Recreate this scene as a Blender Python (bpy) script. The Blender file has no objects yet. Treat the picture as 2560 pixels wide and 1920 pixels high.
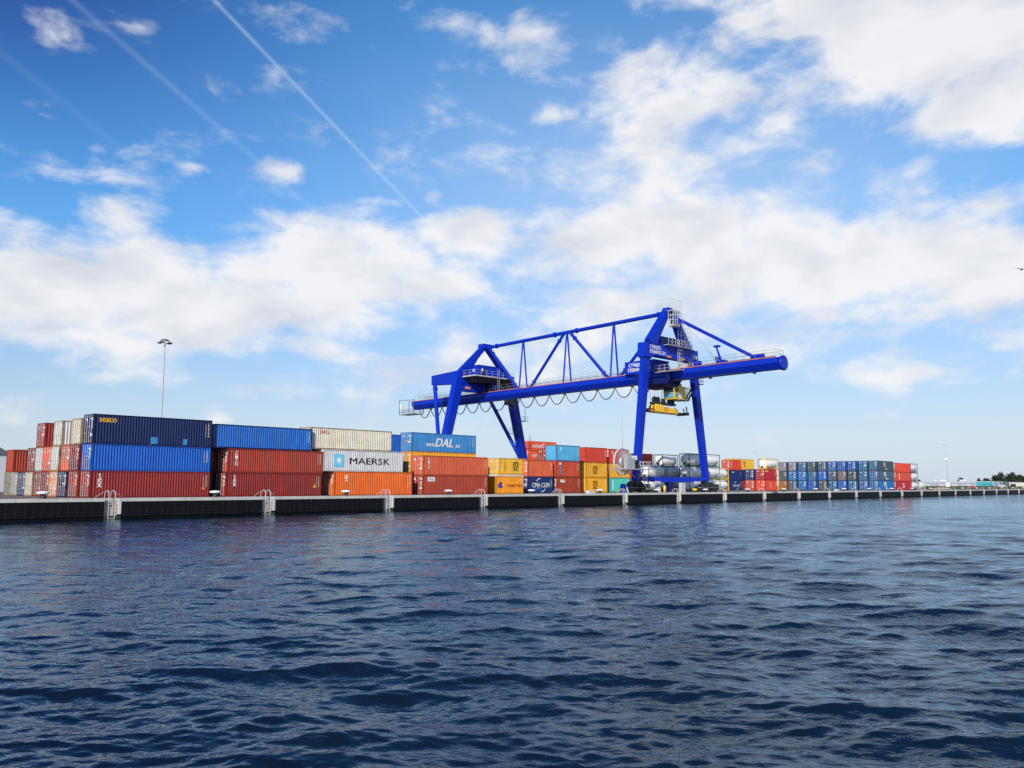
import bpy, math, random
import numpy as np
from mathutils import Matrix, Vector
R = math.radians
random.seed(7); rng = np.random.default_rng(7)
sc = bpy.context.scene; COL = sc.collection
DETAIL = True

# ------------------------------------------------------------------ camera
cam = bpy.data.cameras.new('camera'); camo = bpy.data.objects.new('camera', cam); COL.objects.link(camo)
cam.sensor_width = 36.0; cam.lens = 36.0*2120/2560; cam.clip_start = 0.1; cam.clip_end = 20000
right = Vector((0.68065887, -0.73259445, 0.00297933)); up = Vector((-0.08782695, -0.07756185, 0.99311157))
fwd = Vector((0.72731694, 0.67623186, 0.1171347))
M = Matrix((right, up, -fwd)).transposed().to_4x4(); M.translation = (0, 0, 1.45)
camo.matrix_world = M; sc.camera = camo

# ------------------------------------------------------------------ exposure, light
sc.view_settings.view_transform = 'Standard'; sc.view_settings.look = 'None'
sc.view_settings.exposure = 0.0; sc.view_settings.gamma = 1.0
sc.cycles.use_denoising = False
try: sc.cycles.denoising_input_passes = 'RGB_ALBEDO_NORMAL'
except Exception: pass
sc.cycles.max_bounces = 6; sc.cycles.diffuse_bounces = 3; sc.cycles.glossy_bounces = 3
SUN_EL = 30.0; SUN_AZ = 241.0            # azimuth clockwise from +Y
sd = Vector((math.sin(R(SUN_AZ))*math.cos(R(SUN_EL)), math.cos(R(SUN_AZ))*math.cos(R(SUN_EL)), math.sin(R(SUN_EL))))
sl = bpy.data.lights.new('sun', 'SUN'); sl.energy = 5.0; sl.angle = R(0.53); sl.color = (1.0, 0.95, 0.87)
so = bpy.data.objects.new('sun', sl); COL.objects.link(so); so.location = (0, 0, 200)
so.rotation_euler = (-sd).to_track_quat('-Z', 'Y').to_euler()

world = bpy.data.worlds.new('World'); sc.world = world; world.use_nodes = True
WN = world.node_tree; WN.nodes.clear()
def nd(nt, typ, **kw):
    n = nt.nodes.new(typ)
    for k, v in kw.items(): setattr(n, k, v)
    return n
def mth(nt, op, a, b=None, c=None, clamp=False):
    n = nt.nodes.new('ShaderNodeMath'); n.operation = op; n.use_clamp = clamp
    for i, v in enumerate((a, b, c)):
        if v is None: continue
        if isinstance(v, (int, float)): n.inputs[i].default_value = v
        else: nt.links.new(v, n.inputs[i])
    return n.outputs[0]
def vmath(nt, op, a, b=None, c=None):
    n = nt.nodes.new('ShaderNodeVectorMath'); n.operation = op
    for i, v in enumerate((a, b, c)):
        if v is None: continue
        if isinstance(v, tuple): n.inputs[i].default_value = v
        else: nt.links.new(v, n.inputs[i])
    return n.outputs['Value'] if op in ('DOT_PRODUCT', 'LENGTH') else n.outputs['Vector']
def mixc(nt, f, a, b, blend='MIX'):
    n = nt.nodes.new('ShaderNodeMix'); n.data_type = 'RGBA'; n.blend_type = blend
    for s, v in ((n.inputs['Factor'], f), (n.inputs[6], a), (n.inputs[7], b)):
        if isinstance(v, (int, float)): s.default_value = v
        elif isinstance(v, tuple): s.default_value = v if len(v) == 4 else (*v, 1)
        else: nt.links.new(v, s)
    return n.outputs[2]
def smooth(nt, v, lo, hi):
    n = nt.nodes.new('ShaderNodeMapRange'); n.interpolation_type = 'SMOOTHSTEP'
    nt.links.new(v, n.inputs[0]); n.inputs[1].default_value = lo; n.inputs[2].default_value = hi
    return n.outputs[0]
def noise(nt, vec, scale, detail=4, rough=0.5, dist=0.0):
    n = nt.nodes.new('ShaderNodeTexNoise'); n.inputs['Scale'].default_value = scale
    n.inputs['Detail'].default_value = detail; n.inputs['Roughness'].default_value = rough; n.inputs['Distortion'].default_value = dist
    if vec is not None: nt.links.new(vec, n.inputs['Vector'])
    return n

def build_sky():
    nt = WN
    tc = nd(nt, 'ShaderNodeTexCoord'); d = tc.outputs['Generated']
    sky = nd(nt, 'ShaderNodeTexSky', sky_type='NISHITA', sun_disc=False, sun_elevation=R(SUN_EL), sun_rotation=R(SUN_AZ))
    sky.air_density = 1.0; sky.dust_density = 0.6; sky.ozone_density = 3.0; sky.altitude = 0
    sep = nd(nt, 'ShaderNodeSeparateXYZ'); nt.links.new(d, sep.inputs[0])
    az = mth(nt, 'MULTIPLY', mth(nt, 'ARCTAN2', sep.outputs[0], sep.outputs[1]), 180/math.pi)
    el = mth(nt, 'MULTIPLY', mth(nt, 'ARCSINE', sep.outputs[2]), 180/math.pi)
    cb = nd(nt, 'ShaderNodeCombineXYZ'); nt.links.new(az, cb.inputs[0]); nt.links.new(el, cb.inputs[1])
    dz = vmath(nt, 'MULTIPLY', d, (1, 1, 1.9))
    wn = noise(nt, dz, 9.0, 3, 0.55)
    warp = vmath(nt, 'MULTIPLY', vmath(nt, 'SUBTRACT', wn.outputs['Color'], (0.5, 0.5, 0.5)), (5.0, 3.2, 0.0))
    p = vmath(nt, 'ADD', cb.outputs[0], warp)
    # cloud banks: azimuth, elevation, half width, half height (degrees), thickness
    banks = [(17,11.8,6.2,2.7,1.2),(22.5,11.5,5.9,3.2,1.3),(28,10.9,4.9,2.3,1.0),(34.6,13.4,6.6,3.6,1.35),(33.7,16.2,2.9,1.5,.8),(40.5,13.1,4.9,2.4,1.0),
    (21,8.6,7.3,1.1,.9),(30.3,9,8.7,1,.8),(38.9,10.1,4.8,1.3,.55),(44.6,16.6,3.9,1.7,1.0),(57,17.2,7,2.8,1.1),(52.6,15.3,5.5,2.9,1.0),(60.7,14.9,6.8,3.1,1.2),
    (68.7,13.6,7.6,2.7,1.25),(76.5,13.1,6.5,2.6,1.3),(55.8,12,7,2.1,.9),(70.9,10.7,8,1.2,.8),(58.7,20.4,3.2,1.7,.75),(58.5,25.3,4.1,2.4,1.05),(62.2,24.5,2.4,1.9,.8),
    (56.5,22.3,3.3,2.4,.9),(54.9,24.3,3.3,1.7,.6),(76.5,26.5,8,3.4,1.5),(68.1,28.9,7,1.6,1.2),(77.7,21.9,4,2.2,1.3),(61.6,30.2,4.8,.9,.7),(70.9,26.3,3.6,1.5,.9),
    (70.6,23.7,1.9,1.1,.65),(69.4,19.6,3.4,1.4,.55),(73.4,19.1,1.6,.9,.55),(65,22.1,3.8,1.5,.6),(67.4,19.1,4.9,1.7,.45),(17.2,25.6,1.5,.75,.62),(21.3,26.9,1.5,.75,.60),
    (31.2,20.1,1.7,.75,.72),(25.7,19.5,1.3,.55,.62),(20.3,18.4,3.1,1,.62),(22.5,17.6,3,2.2,.36),(21.6,16.1,2.5,1.1,.62),(46.4,29.3,3.7,1,.8),(48.2,27.6,3.7,1.3,.45),
    (50,24.7,2.3,.8,.8),(38.2,18.8,2.2,.4,.6),(41.5,19.2,.9,.6,.6),(16.4,4.3,1.9,1.1,.85),(27.7,4.4,1.3,.6,.9),(71,7.3,6,1.1,.72),(45.5,8.3,7,1.8,.75),(64,9.3,8,1.8,.62),(54,6.5,7,1.2,.55),(77,9.5,5,1.2,.6),(35,6.2,6,.8,.4),(57,20,17,7,.40),(24,19,9,3.5,.34),(76,18,6,3,.38),
    (57,28.0,1.2,.8,.45),(-30,12,18,4,1.1),(115,14,20,5,1.1),(-90,18,26,5,.9),(170,14,26,5,1.0),(230,16,28,6,.8)]
    acc = 0.0
    for (a0, e0, ra, re, w) in banks:
        q = vmath(nt, 'MULTIPLY_ADD', p, (1/(ra*1.2), 1/(re*1.2), 0), (-a0/(ra*1.2), -e0/(re*1.2), 0))
        acc = mth(nt, 'SMOOTH_MAX', mth(nt, 'MULTIPLY', mth(nt, 'POWER', math.exp(-1), vmath(nt, 'DOT_PRODUCT', q, q)), w), acc, 0.12)
    acc = mth(nt, 'MINIMUM', acc, 1.35)
    f1 = noise(nt, dz, 12.0, 9, 0.60, 0.25).outputs['Fac']
    f3 = noise(nt, dz, 8.0, 4, 0.5, 0.2).outputs['Fac']
    f2 = noise(nt, vmath(nt, 'ADD', dz, (-0.015, -0.02, 0.07)), 8.0, 4, 0.5, 0.2).outputs['Fac']
    dens = mth(nt, 'ADD', acc, mth(nt, 'MULTIPLY', mth(nt, 'SUBTRACT', f1, 0.5), 2.1))
    alpha = smooth(nt, dens, 0.18, 0.95)
    lit = mth(nt, 'MULTIPLY_ADD', mth(nt, 'SUBTRACT', f3, f2), 2.6, 0.82, clamp=True)
    thick = smooth(nt, dens, 0.9, 2.0)
    lit = mth(nt, 'SUBTRACT', lit, mth(nt, 'MULTIPLY', thick, 0.22), clamp=True)
    ccol = mixc(nt, lit, (6.4, 6.7, 7.5), (9.2, 9.2, 9.25))
    # clear sky: Nishita, deepened
    view = mth(nt, 'MULTIPLY', smooth(nt, mth(nt, 'ABSOLUTE', mth(nt, 'SUBTRACT', az, 46.0)), 110.0, 45.0), smooth(nt, el, 75.0, 38.0))
    tint = mixc(nt, view, (0.92, 1.06, 1.16), mixc(nt, smooth(nt, el, 2.0, 20.0), (1.05, 1.04, 1.16), (0.36, 1.28, 1.80)))
    deep = mth(nt, 'MULTIPLY', smooth(nt, az, 44.0, 8.0), smooth(nt, el, 14.0, 31.0))
    tint = mixc(nt, mth(nt, 'MULTIPLY', deep, 0.95), tint, (0.08, 0.27, 0.88))
    base = mixc(nt, 1.0, sky.outputs[0], tint, 'MULTIPLY')
    # thin veil of high haze, denser to the right and low down
    hz = mth(nt, 'POWER', math.exp(-1), mth(nt, 'MULTIPLY', mth(nt, 'MAXIMUM', el, 0.0), 1/8.0))
    q = vmath(nt, 'MULTIPLY_ADD', p, (1/22, 1/11, 0), (-58/22, -17/11, 0))
    veil = mth(nt, 'MULTIPLY', mth(nt, 'POWER', math.exp(-1), vmath(nt, 'DOT_PRODUCT', q, q)), 0.50)
    hv = mth(nt, 'ADD', mth(nt, 'MULTIPLY', hz, 0.72), veil, clamp=True)
    base = mixc(nt, hv, base, (6.1, 7.3, 8.9))
    # contrails: thin great-circle streaks
    tr = 0.0
    for n0, mid, width, half, amt in (((-0.3868,0.6218,-0.681),(0.520,0.765,0.405),0.0020,0.21,0.25),((-0.379,0.5401,-0.7514),(0.41,0.83,0.39),0.0030,0.19,0.09),
                                  ((-0.4076,0.4687,-0.7837),(0.275,0.882,0.383),0.0042,0.10,0.035),((-0.431,0.6493,-0.6267),(0.70,0.68,0.225),0.0016,0.07,0.2)):
        x = mth(nt, 'DIVIDE', vmath(nt, 'DOT_PRODUCT', d, n0), width)
        m = Vector(mid).normalized()
        s = mth(nt, 'POWER', math.exp(-1), mth(nt, 'MULTIPLY', x, x))
        g = vmath(nt, 'LENGTH', vmath(nt, 'SUBTRACT', d, tuple(m)))
        f = smooth(nt, g, half*1.25, half*0.8)
        tr = mth(nt, 'MULTIPLY_ADD', mth(nt, 'MULTIPLY', s, f), amt, tr)
    nb = noise(nt, d, 25, 3, 0.6).outputs['Fac']
    tr = mth(nt, 'MULTIPLY', tr, mth(nt, 'ADD', nb, 0.5))
    base = mixc(nt, tr, base, (6.5, 8.3, 9.3))
    col = mixc(nt, mth(nt, 'MULTIPLY', alpha, 0.95), base, ccol)
    bg = nd(nt, 'ShaderNodeBackground'); bg.inputs['Strength'].default_value = 0.1
    nt.links.new(col, bg.inputs['Color'])
    out = nd(nt, 'ShaderNodeOutputWorld'); nt.links.new(bg.outputs[0], out.inputs['Surface'])
build_sky()
world.cycles.sampling_method = 'MANUAL'; world.cycles.sample_map_resolution = 512

# ------------------------------------------------------------------ materials
MATS = {}
def new_mat(name):
    m = bpy.data.materials.new(name); m.use_nodes = True; MATS[name] = m
    return m, m.node_tree, m.node_tree.nodes['Principled BSDF']
def paint(name, col, rough=0.45, metal=0.0, var=0.22, streak=0.25, rust=0.0, scale=0.8, bump=0.0, rustcol=(0.17, 0.055, 0.02), spec=0.5):
    """painted or bare surface with blotches, vertical streaks and rust patches of their own shape"""
    m, nt, bs = new_mat(name)
    tc = nd(nt, 'ShaderNodeTexCoord'); oi = nd(nt, 'ShaderNodeObjectInfo')
    off = nd(nt, 'ShaderNodeCombineXYZ'); r = mth(nt, 'MULTIPLY', oi.outputs['Random'], 97.0)
    for i in range(3): nt.links.new(r, off.inputs[i])
    p = vmath(nt, 'ADD', tc.outputs['Object'], off.outputs[0])
    n1 = noise(nt, p, scale, 5, 0.6).outputs['Fac']
    n2 = noise(nt, vmath(nt, 'MULTIPLY', p, (5.0, 5.0, 0.35)), 1.3, 4, 0.6).outputs['Fac']
    f = mth(nt, 'ADD', 1-var/2, mth(nt, 'MULTIPLY', mth(nt, 'SUBTRACT', n1, 0.5), var*2))
    f = mth(nt, 'ADD', f, mth(nt, 'MULTIPLY', mth(nt, 'SUBTRACT', n2, 0.5), streak*1.6))
    f = mth(nt, 'MULTIPLY', f, mth(nt, 'MULTIPLY_ADD', oi.outputs['Random'], 0.16, 0.94))
    c = mixc(nt, 1.0, (*col, 1), (1, 1, 1, 1), 'MULTIPLY')
    mul = vmath(nt, 'SCALE', c); sn = mul.node; nt.links.new(f, sn.inputs['Scale'])
    cc = sn.outputs['Vector']
    if rust > 0:
        n3 = noise(nt, p, 1.7, 8, 0.68).outputs['Fac']
        k = smooth(nt, n3, 0.70-0.22*rust, 0.78-0.16*rust)
        cc = mixc(nt, k, cc, (*rustcol, 1))
    nt.links.new(cc, bs.inputs['Base Color'])
    bs.inputs['Roughness'].default_value = rough; bs.inputs['Metallic'].default_value = metal
    bs.inputs['Specular IOR Level'].default_value = spec
    if bump:
        b = nd(nt, 'ShaderNodeBump'); b.inputs['Strength'].default_value = bump; b.inputs['Distance'].default_value = 0.05
        nt.links.new(noise(nt, p, scale*8, 5, 0.6).outputs['Fac'], b.inputs['Height']); nt.links.new(b.outputs[0], bs.inputs['Normal'])
    return m
COLORS = dict(brick=(.27,.030,.028), brick2=(.30,.040,.030), rustred=(.36,.055,.03), triton=(.34,.045,.028), tomato=(.52,.075,.04), coral=(.62,.12,.05), orange=(.72,.14,.025),
 hamb=(.72,.09,.03), blue=(.012,.105,.47), blue2=(.02,.13,.47), navy=(.008,.020,.095), navy2=(.012,.03,.135), dal=(.045,.23,.52), sky=(.09,.36,.58), yellow=(.74,.44,.045), gold=(.74,.36,.03), hapag=(.80,.30,.02),
 teal=(.075,.50,.42), cream=(.64,.59,.47), greyw=(.66,.66,.655), grey=(.36,.36,.33), greygreen=(.20,.22,.19), tan=(.42,.33,.20), white=(.76,.75,.72), darkred=(.20,.022,.028), crimson=(.36,.02,.03),
 pilblue=(.016,.13,.36), pilgrey=(.045,.09,.16), pilslate=(.04,.072,.10), pilteal=(.018,.11,.24), pilroyal=(.010,.085,.36), ochre=(.27,.095,.02), palewash=(.20,.21,.24), brownwash=(.17,.135,.11), vermil=(.58,.06,.035))
RUST = dict(brick=.25, brick2=.3, rustred=.35, triton=.25, cream=.2, greyw=.2, grey=.5, greygreen=.8, tan=.8, navy=.2, blue=.15, dal=.3, sky=.4, gold=.25, yellow=.15, orange=.25, coral=.2, palewash=.6, brownwash=.7, pilgrey=.6, pilslate=.6, pilteal=.5, pilblue=.25, ochre=.3, darkred=.35)
for k, c in COLORS.items():
    paint('paint_'+k, c, rough=0.5, var=0.26, streak=0.30, rust=RUST.get(k, .14), spec=0.22, bump=.10)
    paint('frame_'+k, tuple(v*.8 for v in c), rough=0.6, var=0.35, streak=0.15, rust=min(1.0, RUST.get(k, .14)+.42), scale=1.6, spec=0.2)
paint('paint_rustywhite', (.70,.66,.58), rough=.6, rust=1.25, rustcol=(.62,.20,.02), scale=1.2)
paint('bar', (.52,.50,.48), rough=.45, metal=.3, rust=.5)
paint('frame_dark', (.045,.035,.03), rough=.7, rust=.3)
paint('mark_white', (.78,.77,.74), rough=.55, var=.15, streak=.1, rust=.15)
paint('mark_black', (.012,.011,.010), rough=.6, var=.1)
paint('mark_yellow', (.80,.45,.02), rough=.5, var=.1)
paint('mark_orange', (.75,.25,.02), rough=.5, var=.1)
paint('mark_gold', (.62,.40,.18), rough=.5, var=.1)
paint('mark_red', (.62,.05,.03), rough=.5, var=.1)
paint('mark_brown', (.16,.07,.015), rough=.5, var=.1)
paint('mark_maroon', (.36,.05,.02), rough=.5, var=.1)
paint('mark_violet', (.07,.04,.28), rough=.5, var=.1)
paint('mark_cyan', (.13,.52,.72), rough=.5, var=.1)
paint('mark_blue', (.015,.16,.62), rough=.5, var=.1)
paint('mark_navy', (.03,.03,.16), rough=.5, var=.1)
paint('patch_blue', (.03,.24,.48), rough=.5, var=.1)
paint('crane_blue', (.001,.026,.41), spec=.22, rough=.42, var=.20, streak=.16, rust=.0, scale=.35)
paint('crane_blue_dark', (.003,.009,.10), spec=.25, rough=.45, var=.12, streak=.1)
paint('galv', (.50,.51,.52), rough=.45, metal=.45, var=.2)
paint('galv_grey', (.25,.26,.28), rough=.5, metal=.3, var=.25)
paint('galv_pale', (.47,.47,.47), rough=.5, var=.2)
paint('dark_steel', (.022,.023,.026), rough=.55, var=.4, rust=.15)
paint('black_rubber', (.010,.010,.011), rough=.6, var=.3)
paint('cable', (.03,.03,.035), rough=.5, var=.1)
paint('yellow_paint', (.82,.50,.02), rough=.4, var=.12, rust=.15)
paint('amber_paint', (.78,.33,.015), rough=.45, var=.2, rust=.3)
paint('rail_rust', (.20,.075,.045), rough=.7, var=.4, rust=.6)
paint('rail_orange', (.55,.16,.08), rough=.6, var=.4, rust=.4)
paint('tank_green', (.015,.15,.075), rough=.45, var=.25, rust=.15)
paint('tank_dark', (.012,.05,.045), rough=.5, var=.25, rust=.15)
paint('tank_violet', (.03,.03,.13), rough=.5, var=.25, rust=.15)
paint('tank_pale', (.45,.50,.30), rough=.5, var=.25, rust=.15)
paint('tank_white', (.80,.79,.76), rough=.38, var=.08, streak=.10, rust=.0)
paint('placard', (.05,.045,.045), rough=.5, var=.4)
paint('concrete', (.54,.525,.49), rough=.85, var=.30, streak=.35, scale=.5, bump=.2, rust=.22, rustcol=(.30,.27,.22))
paint('concrete_pink', (.60,.52,.46), rough=.85, var=.3, streak=.3, scale=.8, bump=.2, rust=.3, rustcol=(.25,.16,.06))
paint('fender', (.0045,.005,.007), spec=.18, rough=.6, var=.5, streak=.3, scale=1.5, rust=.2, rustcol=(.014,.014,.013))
paint('bolt', (.12,.12,.12), rough=.4, metal=.8)
paint('algae', (.045,.055,.012), rough=.7, var=.6, scale=3, rust=.5, rustcol=(.02,.02,.01))
paint('asphalt', (.155,.135,.11), rough=.9, var=.35, streak=0, scale=.12, rust=.35, rustcol=(.11,.095,.08))
paint('soil', (.20,.155,.09), rough=.95, var=.4, streak=0, scale=.06, rust=.5, rustcol=(.10,.11,.04))
paint('sand', (.42,.34,.22), rough=.95, var=.3, streak=0, scale=.5)
paint('grass', (.085,.095,.022), rough=.9, var=.8, streak=0, scale=.35, rust=.6, rustcol=(.14,.10,.035))
paint('leaf', (.030,.050,.014), rough=.75, var=.7, streak=0, scale=.5)
paint('leaf_dark', (.020,.036,.014), rough=.75, var=.7, streak=0, scale=.5)
paint('bark', (.06,.045,.03), rough=.9, var=.4)
paint('cladding', (.40,.45,.54), rough=.5, var=.08, streak=.1, scale=.1)
paint('cladding_light', (.58,.60,.64), rough=.5, var=.08, streak=.1, scale=.1)
paint('cladding_dark', (.10,.12,.16), rough=.6, var=.1, streak=.1, scale=.1)
paint('roof_dark', (.085,.09,.10), rough=.8, var=.15, streak=.05, scale=.1)
paint('turquoise', (.06,.40,.48), rough=.5, var=.5, streak=.0, scale=.35, rust=.5, rustcol=(.02,.17,.36))
paint('wall_cream', (.62,.57,.51), rough=.8, var=.1, scale=.2)
paint('opening', (.02,.02,.025), rough=.6)
paint('car_white', (.75,.75,.76), rough=.25, var=.05)
paint('car_mint', (.16,.56,.44), rough=.3, var=.05)
paint('trailer_blue', (.008,.012,.13), rough=.4, var=.2)
paint('feather', (.16,.16,.17), rough=.8, var=.2)
m, nt, bs = new_mat('glass'); bs.inputs['Base Color'].default_value = (.02,.035,.045,1); bs.inputs['Roughness'].default_value = .06
m, nt, bs = new_mat('glass_cyan'); bs.inputs['Base Color'].default_value = (.10,.30,.38,1); bs.inputs['Roughness'].default_value = .08

# ------------------------------------------------------------------ mesh helpers
class MB:
    def __init__(s): s.v = []; s.f = []; s.sm = []
    def add(s, vs, fs, smooth=False):
        o = len(s.v); s.v += [tuple(v) for v in vs]
        s.f += [tuple(i+o for i in f) for f in fs]; s.sm += [smooth]*len(fs)
        return s
    def box(s, x0, x1, y0, y1, z0, z1):
        return s.add([(x0,y0,z0),(x1,y0,z0),(x1,y1,z0),(x0,y1,z0),(x0,y0,z1),(x1,y0,z1),(x1,y1,z1),(x0,y1,z1)],
                     [(0,3,2,1),(4,5,6,7),(0,1,5,4),(1,2,6,5),(2,3,7,6),(3,0,4,7)])
    def hexa(s, P): return s.add(P, [(0,3,2,1),(4,5,6,7),(0,1,5,4),(1,2,6,5),(2,3,7,6),(3,0,4,7)])
    def beam(s, p0, p1, w0, d0, w1=None, d1=None, ref=(1,0,0)):
        """tapered box girder; w runs along ref, d across it"""
        w1 = w0 if w1 is None else w1; d1 = d0 if d1 is None else d1
        p0 = Vector(p0); p1 = Vector(p1); a = (p1-p0).normalized(); r = Vector(ref)
        u = (r-a*r.dot(a)).normalized(); v = a.cross(u); P = []
        for p, w, d in ((p0,w0,d0),(p1,w1,d1)):
            for i, j in ((-1,-1),(1,-1),(1,1),(-1,1)): P.append(p+u*(i*w/2)+v*(j*d/2))
        return s.hexa(P)
    def tube(s, p0, p1, r, n=8, r1=None, caps=True):
        return s.path([p0, p1], [r, r if r1 is None else r1], n, caps)
    def path(s, pts, r, n=6, caps=True):
        pts = [Vector(p) for p in pts]; k = len(pts); rs = r if isinstance(r, (list, tuple)) else [r]*k
        vs = []; fs = []; prev = None
        for i, p in enumerate(pts):
            t = (pts[min(i+1,k-1)]-pts[max(i-1,0)]).normalized()
            if prev is None: u = t.orthogonal().normalized()
            else:
                u = prev-t*prev.dot(t); u = u.normalized() if u.length > 1e-6 else t.orthogonal().normalized()
            prev = u; w = t.cross(u)
            for j in range(n):
                a = 2*math.pi*j/n; vs.append(p+(u*math.cos(a)+w*math.sin(a))*rs[i])
        for i in range(k-1):
            for j in range(n): fs.append((i*n+j, i*n+(j+1)%n, (i+1)*n+(j+1)%n, (i+1)*n+j))
        s.add(vs, fs, True)
        if caps: s.add([vs[j] for j in range(n)], [tuple(reversed(range(n)))]); s.add([vs[(k-1)*n+j] for j in range(n)], [tuple(range(n))])
        return s
    def lathe(s, prof, n=16, c=(0,0,0), axis='Z', smooth=True):
        vs = []; fs = []
        for (r, h) in prof:
            for j in range(n):
                a = 2*math.pi*j/n; x, y = r*math.cos(a), r*math.sin(a)
                q = (x,y,h) if axis == 'Z' else ((h,x,y) if axis == 'X' else (x,h,y))
                vs.append((q[0]+c[0], q[1]+c[1], q[2]+c[2]))
        for i in range(len(prof)-1):
            for j in range(n): fs.append((i*n+j, i*n+(j+1)%n, (i+1)*n+(j+1)%n, (i+1)*n+j))
        fs2 = [tuple(reversed(range(n))), tuple(range((len(prof)-1)*n, len(prof)*n))]
        o = len(s.v); s.add(vs, fs, smooth); s.f += [tuple(i+o for i in f) for f in fs2]; s.sm += [False]*2
        return s
    def prism(s, poly, y0, y1):
        """outline in x,z pushed from y0 to y1"""
        n = len(poly); vs = [(x,y0,z) for x,z in poly]+[(x,y1,z) for x,z in poly]
        fs = [tuple(range(n)), tuple(reversed(range(n,2*n)))]+[(i,i+n,(i+1)%n+n,(i+1)%n) for i in range(n)]
        return s.add(vs, fs)
    def mesh(s, name, mat=None, org=(0,0,0)):
        me = bpy.data.meshes.new(name)
        me.from_pydata([(x-org[0],y-org[1],z-org[2]) for x,y,z in s.v], [], s.f)
        me.polygons.foreach_set('use_smooth', s.sm); me.update()
        if mat: me.materials.append(MATS[mat] if isinstance(mat, str) else mat)
        return me
    def build(s, name, mat, parent=None, org=(0,0,0)): return link(name, s.mesh(name, mat, org), parent)
def link(name, me, parent=None, mat=None):
    o = bpy.data.objects.new(name, me); COL.objects.link(o)
    if parent is not None: o.parent = parent
    if mat:
        if len(me.materials) == 0: me.materials.append(None)
        o.material_slots[0].link = 'OBJECT'; o.material_slots[0].material = MATS[mat]
    return o
def tag(o, label, cat, group=None, kind=None):
    if label: o['label'] = label
    if cat: o['category'] = cat
    if group: o['group'] = group
    if kind: o['kind'] = kind
    return o
def empty(name, loc, label, cat, group=None, rz=0.0):
    o = bpy.data.objects.new(name, None); COL.objects.link(o); o.location = loc; o.rotation_euler = (0,0,rz); o.empty_display_size = .3
    return tag(o, label, cat, group)
def copy_tree(o, parent=None):
    c = o.copy(); COL.objects.link(c)
    if parent is not None: c.parent = parent
    for ch in list(o.children): copy_tree(ch, c)
    return c
FONT = bpy.data.fonts.load('<builtin>') if not bpy.data.fonts else bpy.data.fonts[0]
TXT = {}
def text_mesh(s, bold=.02, shear=0.0):
    """letters as a flat mesh, fitted to a unit-high box centred on the origin (x right, y up)"""
    key = (s, bold, shear)
    if key in TXT: return TXT[key]
    cu = bpy.data.curves.new('lettering', 'FONT'); cu.body = s; cu.font = FONT; cu.offset = bold; cu.shear = shear; cu.resolution_u = 3; cu.fill_mode = 'FRONT'
    o = bpy.data.objects.new('lettering', cu); COL.objects.link(o); bpy.context.view_layer.update()
    me = bpy.data.meshes.new_from_object(o.evaluated_get(bpy.context.evaluated_depsgraph_get()))
    bpy.data.objects.remove(o); bpy.data.curves.remove(cu)
    v = np.array([x.co[:] for x in me.vertices]); f = [tuple(p.vertices) for p in me.polygons]; bpy.data.meshes.remove(me)
    lo, hi = v.min(0), v.max(0)
    v = (v-(lo+hi)/2)/(hi[1]-lo[1])
    TXT[key] = (v, f, (hi[0]-lo[0])/(hi[1]-lo[1])); return TXT[key]
def letters(mb, s, x, z, h, w=None, y=0.010, bold=.02, shear=0.0, face='front', rot=0):
    """add writing of height h centred at x,z; front looks towards -Y, end looks towards -X (x is then the Y position)"""
    v, f, asp = text_mesh(s, 0.0, shear); w = h*asp if w is None else w
    ex = bold*h*.8
    for i, k in enumerate((0,) if ex <= 0 else (-1, 0, 1)):
        P = []
        for a, b, _ in v:
            px, pz = a/asp*w+k*ex, b*h+(abs(k)-.5)*ex*.6*(k or -1)
            if rot: px, pz = pz, -px
            P.append((x+px, y-.0015*i, z+pz) if face == 'front' else (y-.0015*i, x-px, z+pz))
        mb.add(P, f)
    return mb
def stacked(mb, s, x, ztop, h, gap=.12, **kw):
    for i, ch in enumerate(s): letters(mb, ch, x, ztop-h/2-i*(h*(1+gap)), h, **kw)
    return mb
def rect(mb, x0, x1, z0, z1, y=0.012, face='front'):
    if face == 'front': mb.add([(x0,y,z0),(x1,y,z0),(x1,y,z1),(x0,y,z1)], [(0,1,2,3)])
    else: mb.add([(y,x0,z0),(y,x0,z1),(y,x1,z1),(y,x1,z0)], [(0,1,2,3)])
    return mb
def railing(mb, pts, h=1.1, step=1.5, r=.028, rails=(0.55, 1.1)):
    for a, b in zip(pts[:-1], pts[1:]):
        a = Vector(a); b = Vector(b); L = (b-a).length; n = max(1, round(L/step))
        for i in range(n+1):
            p = a.lerp(b, i/n); mb.tube(p, p+Vector((0,0,h)), r, 5, caps=False)
        for k in rails: mb.tube(a+Vector((0,0,k)), b+Vector((0,0,k)), r, 5, caps=False)
    return mb
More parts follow.
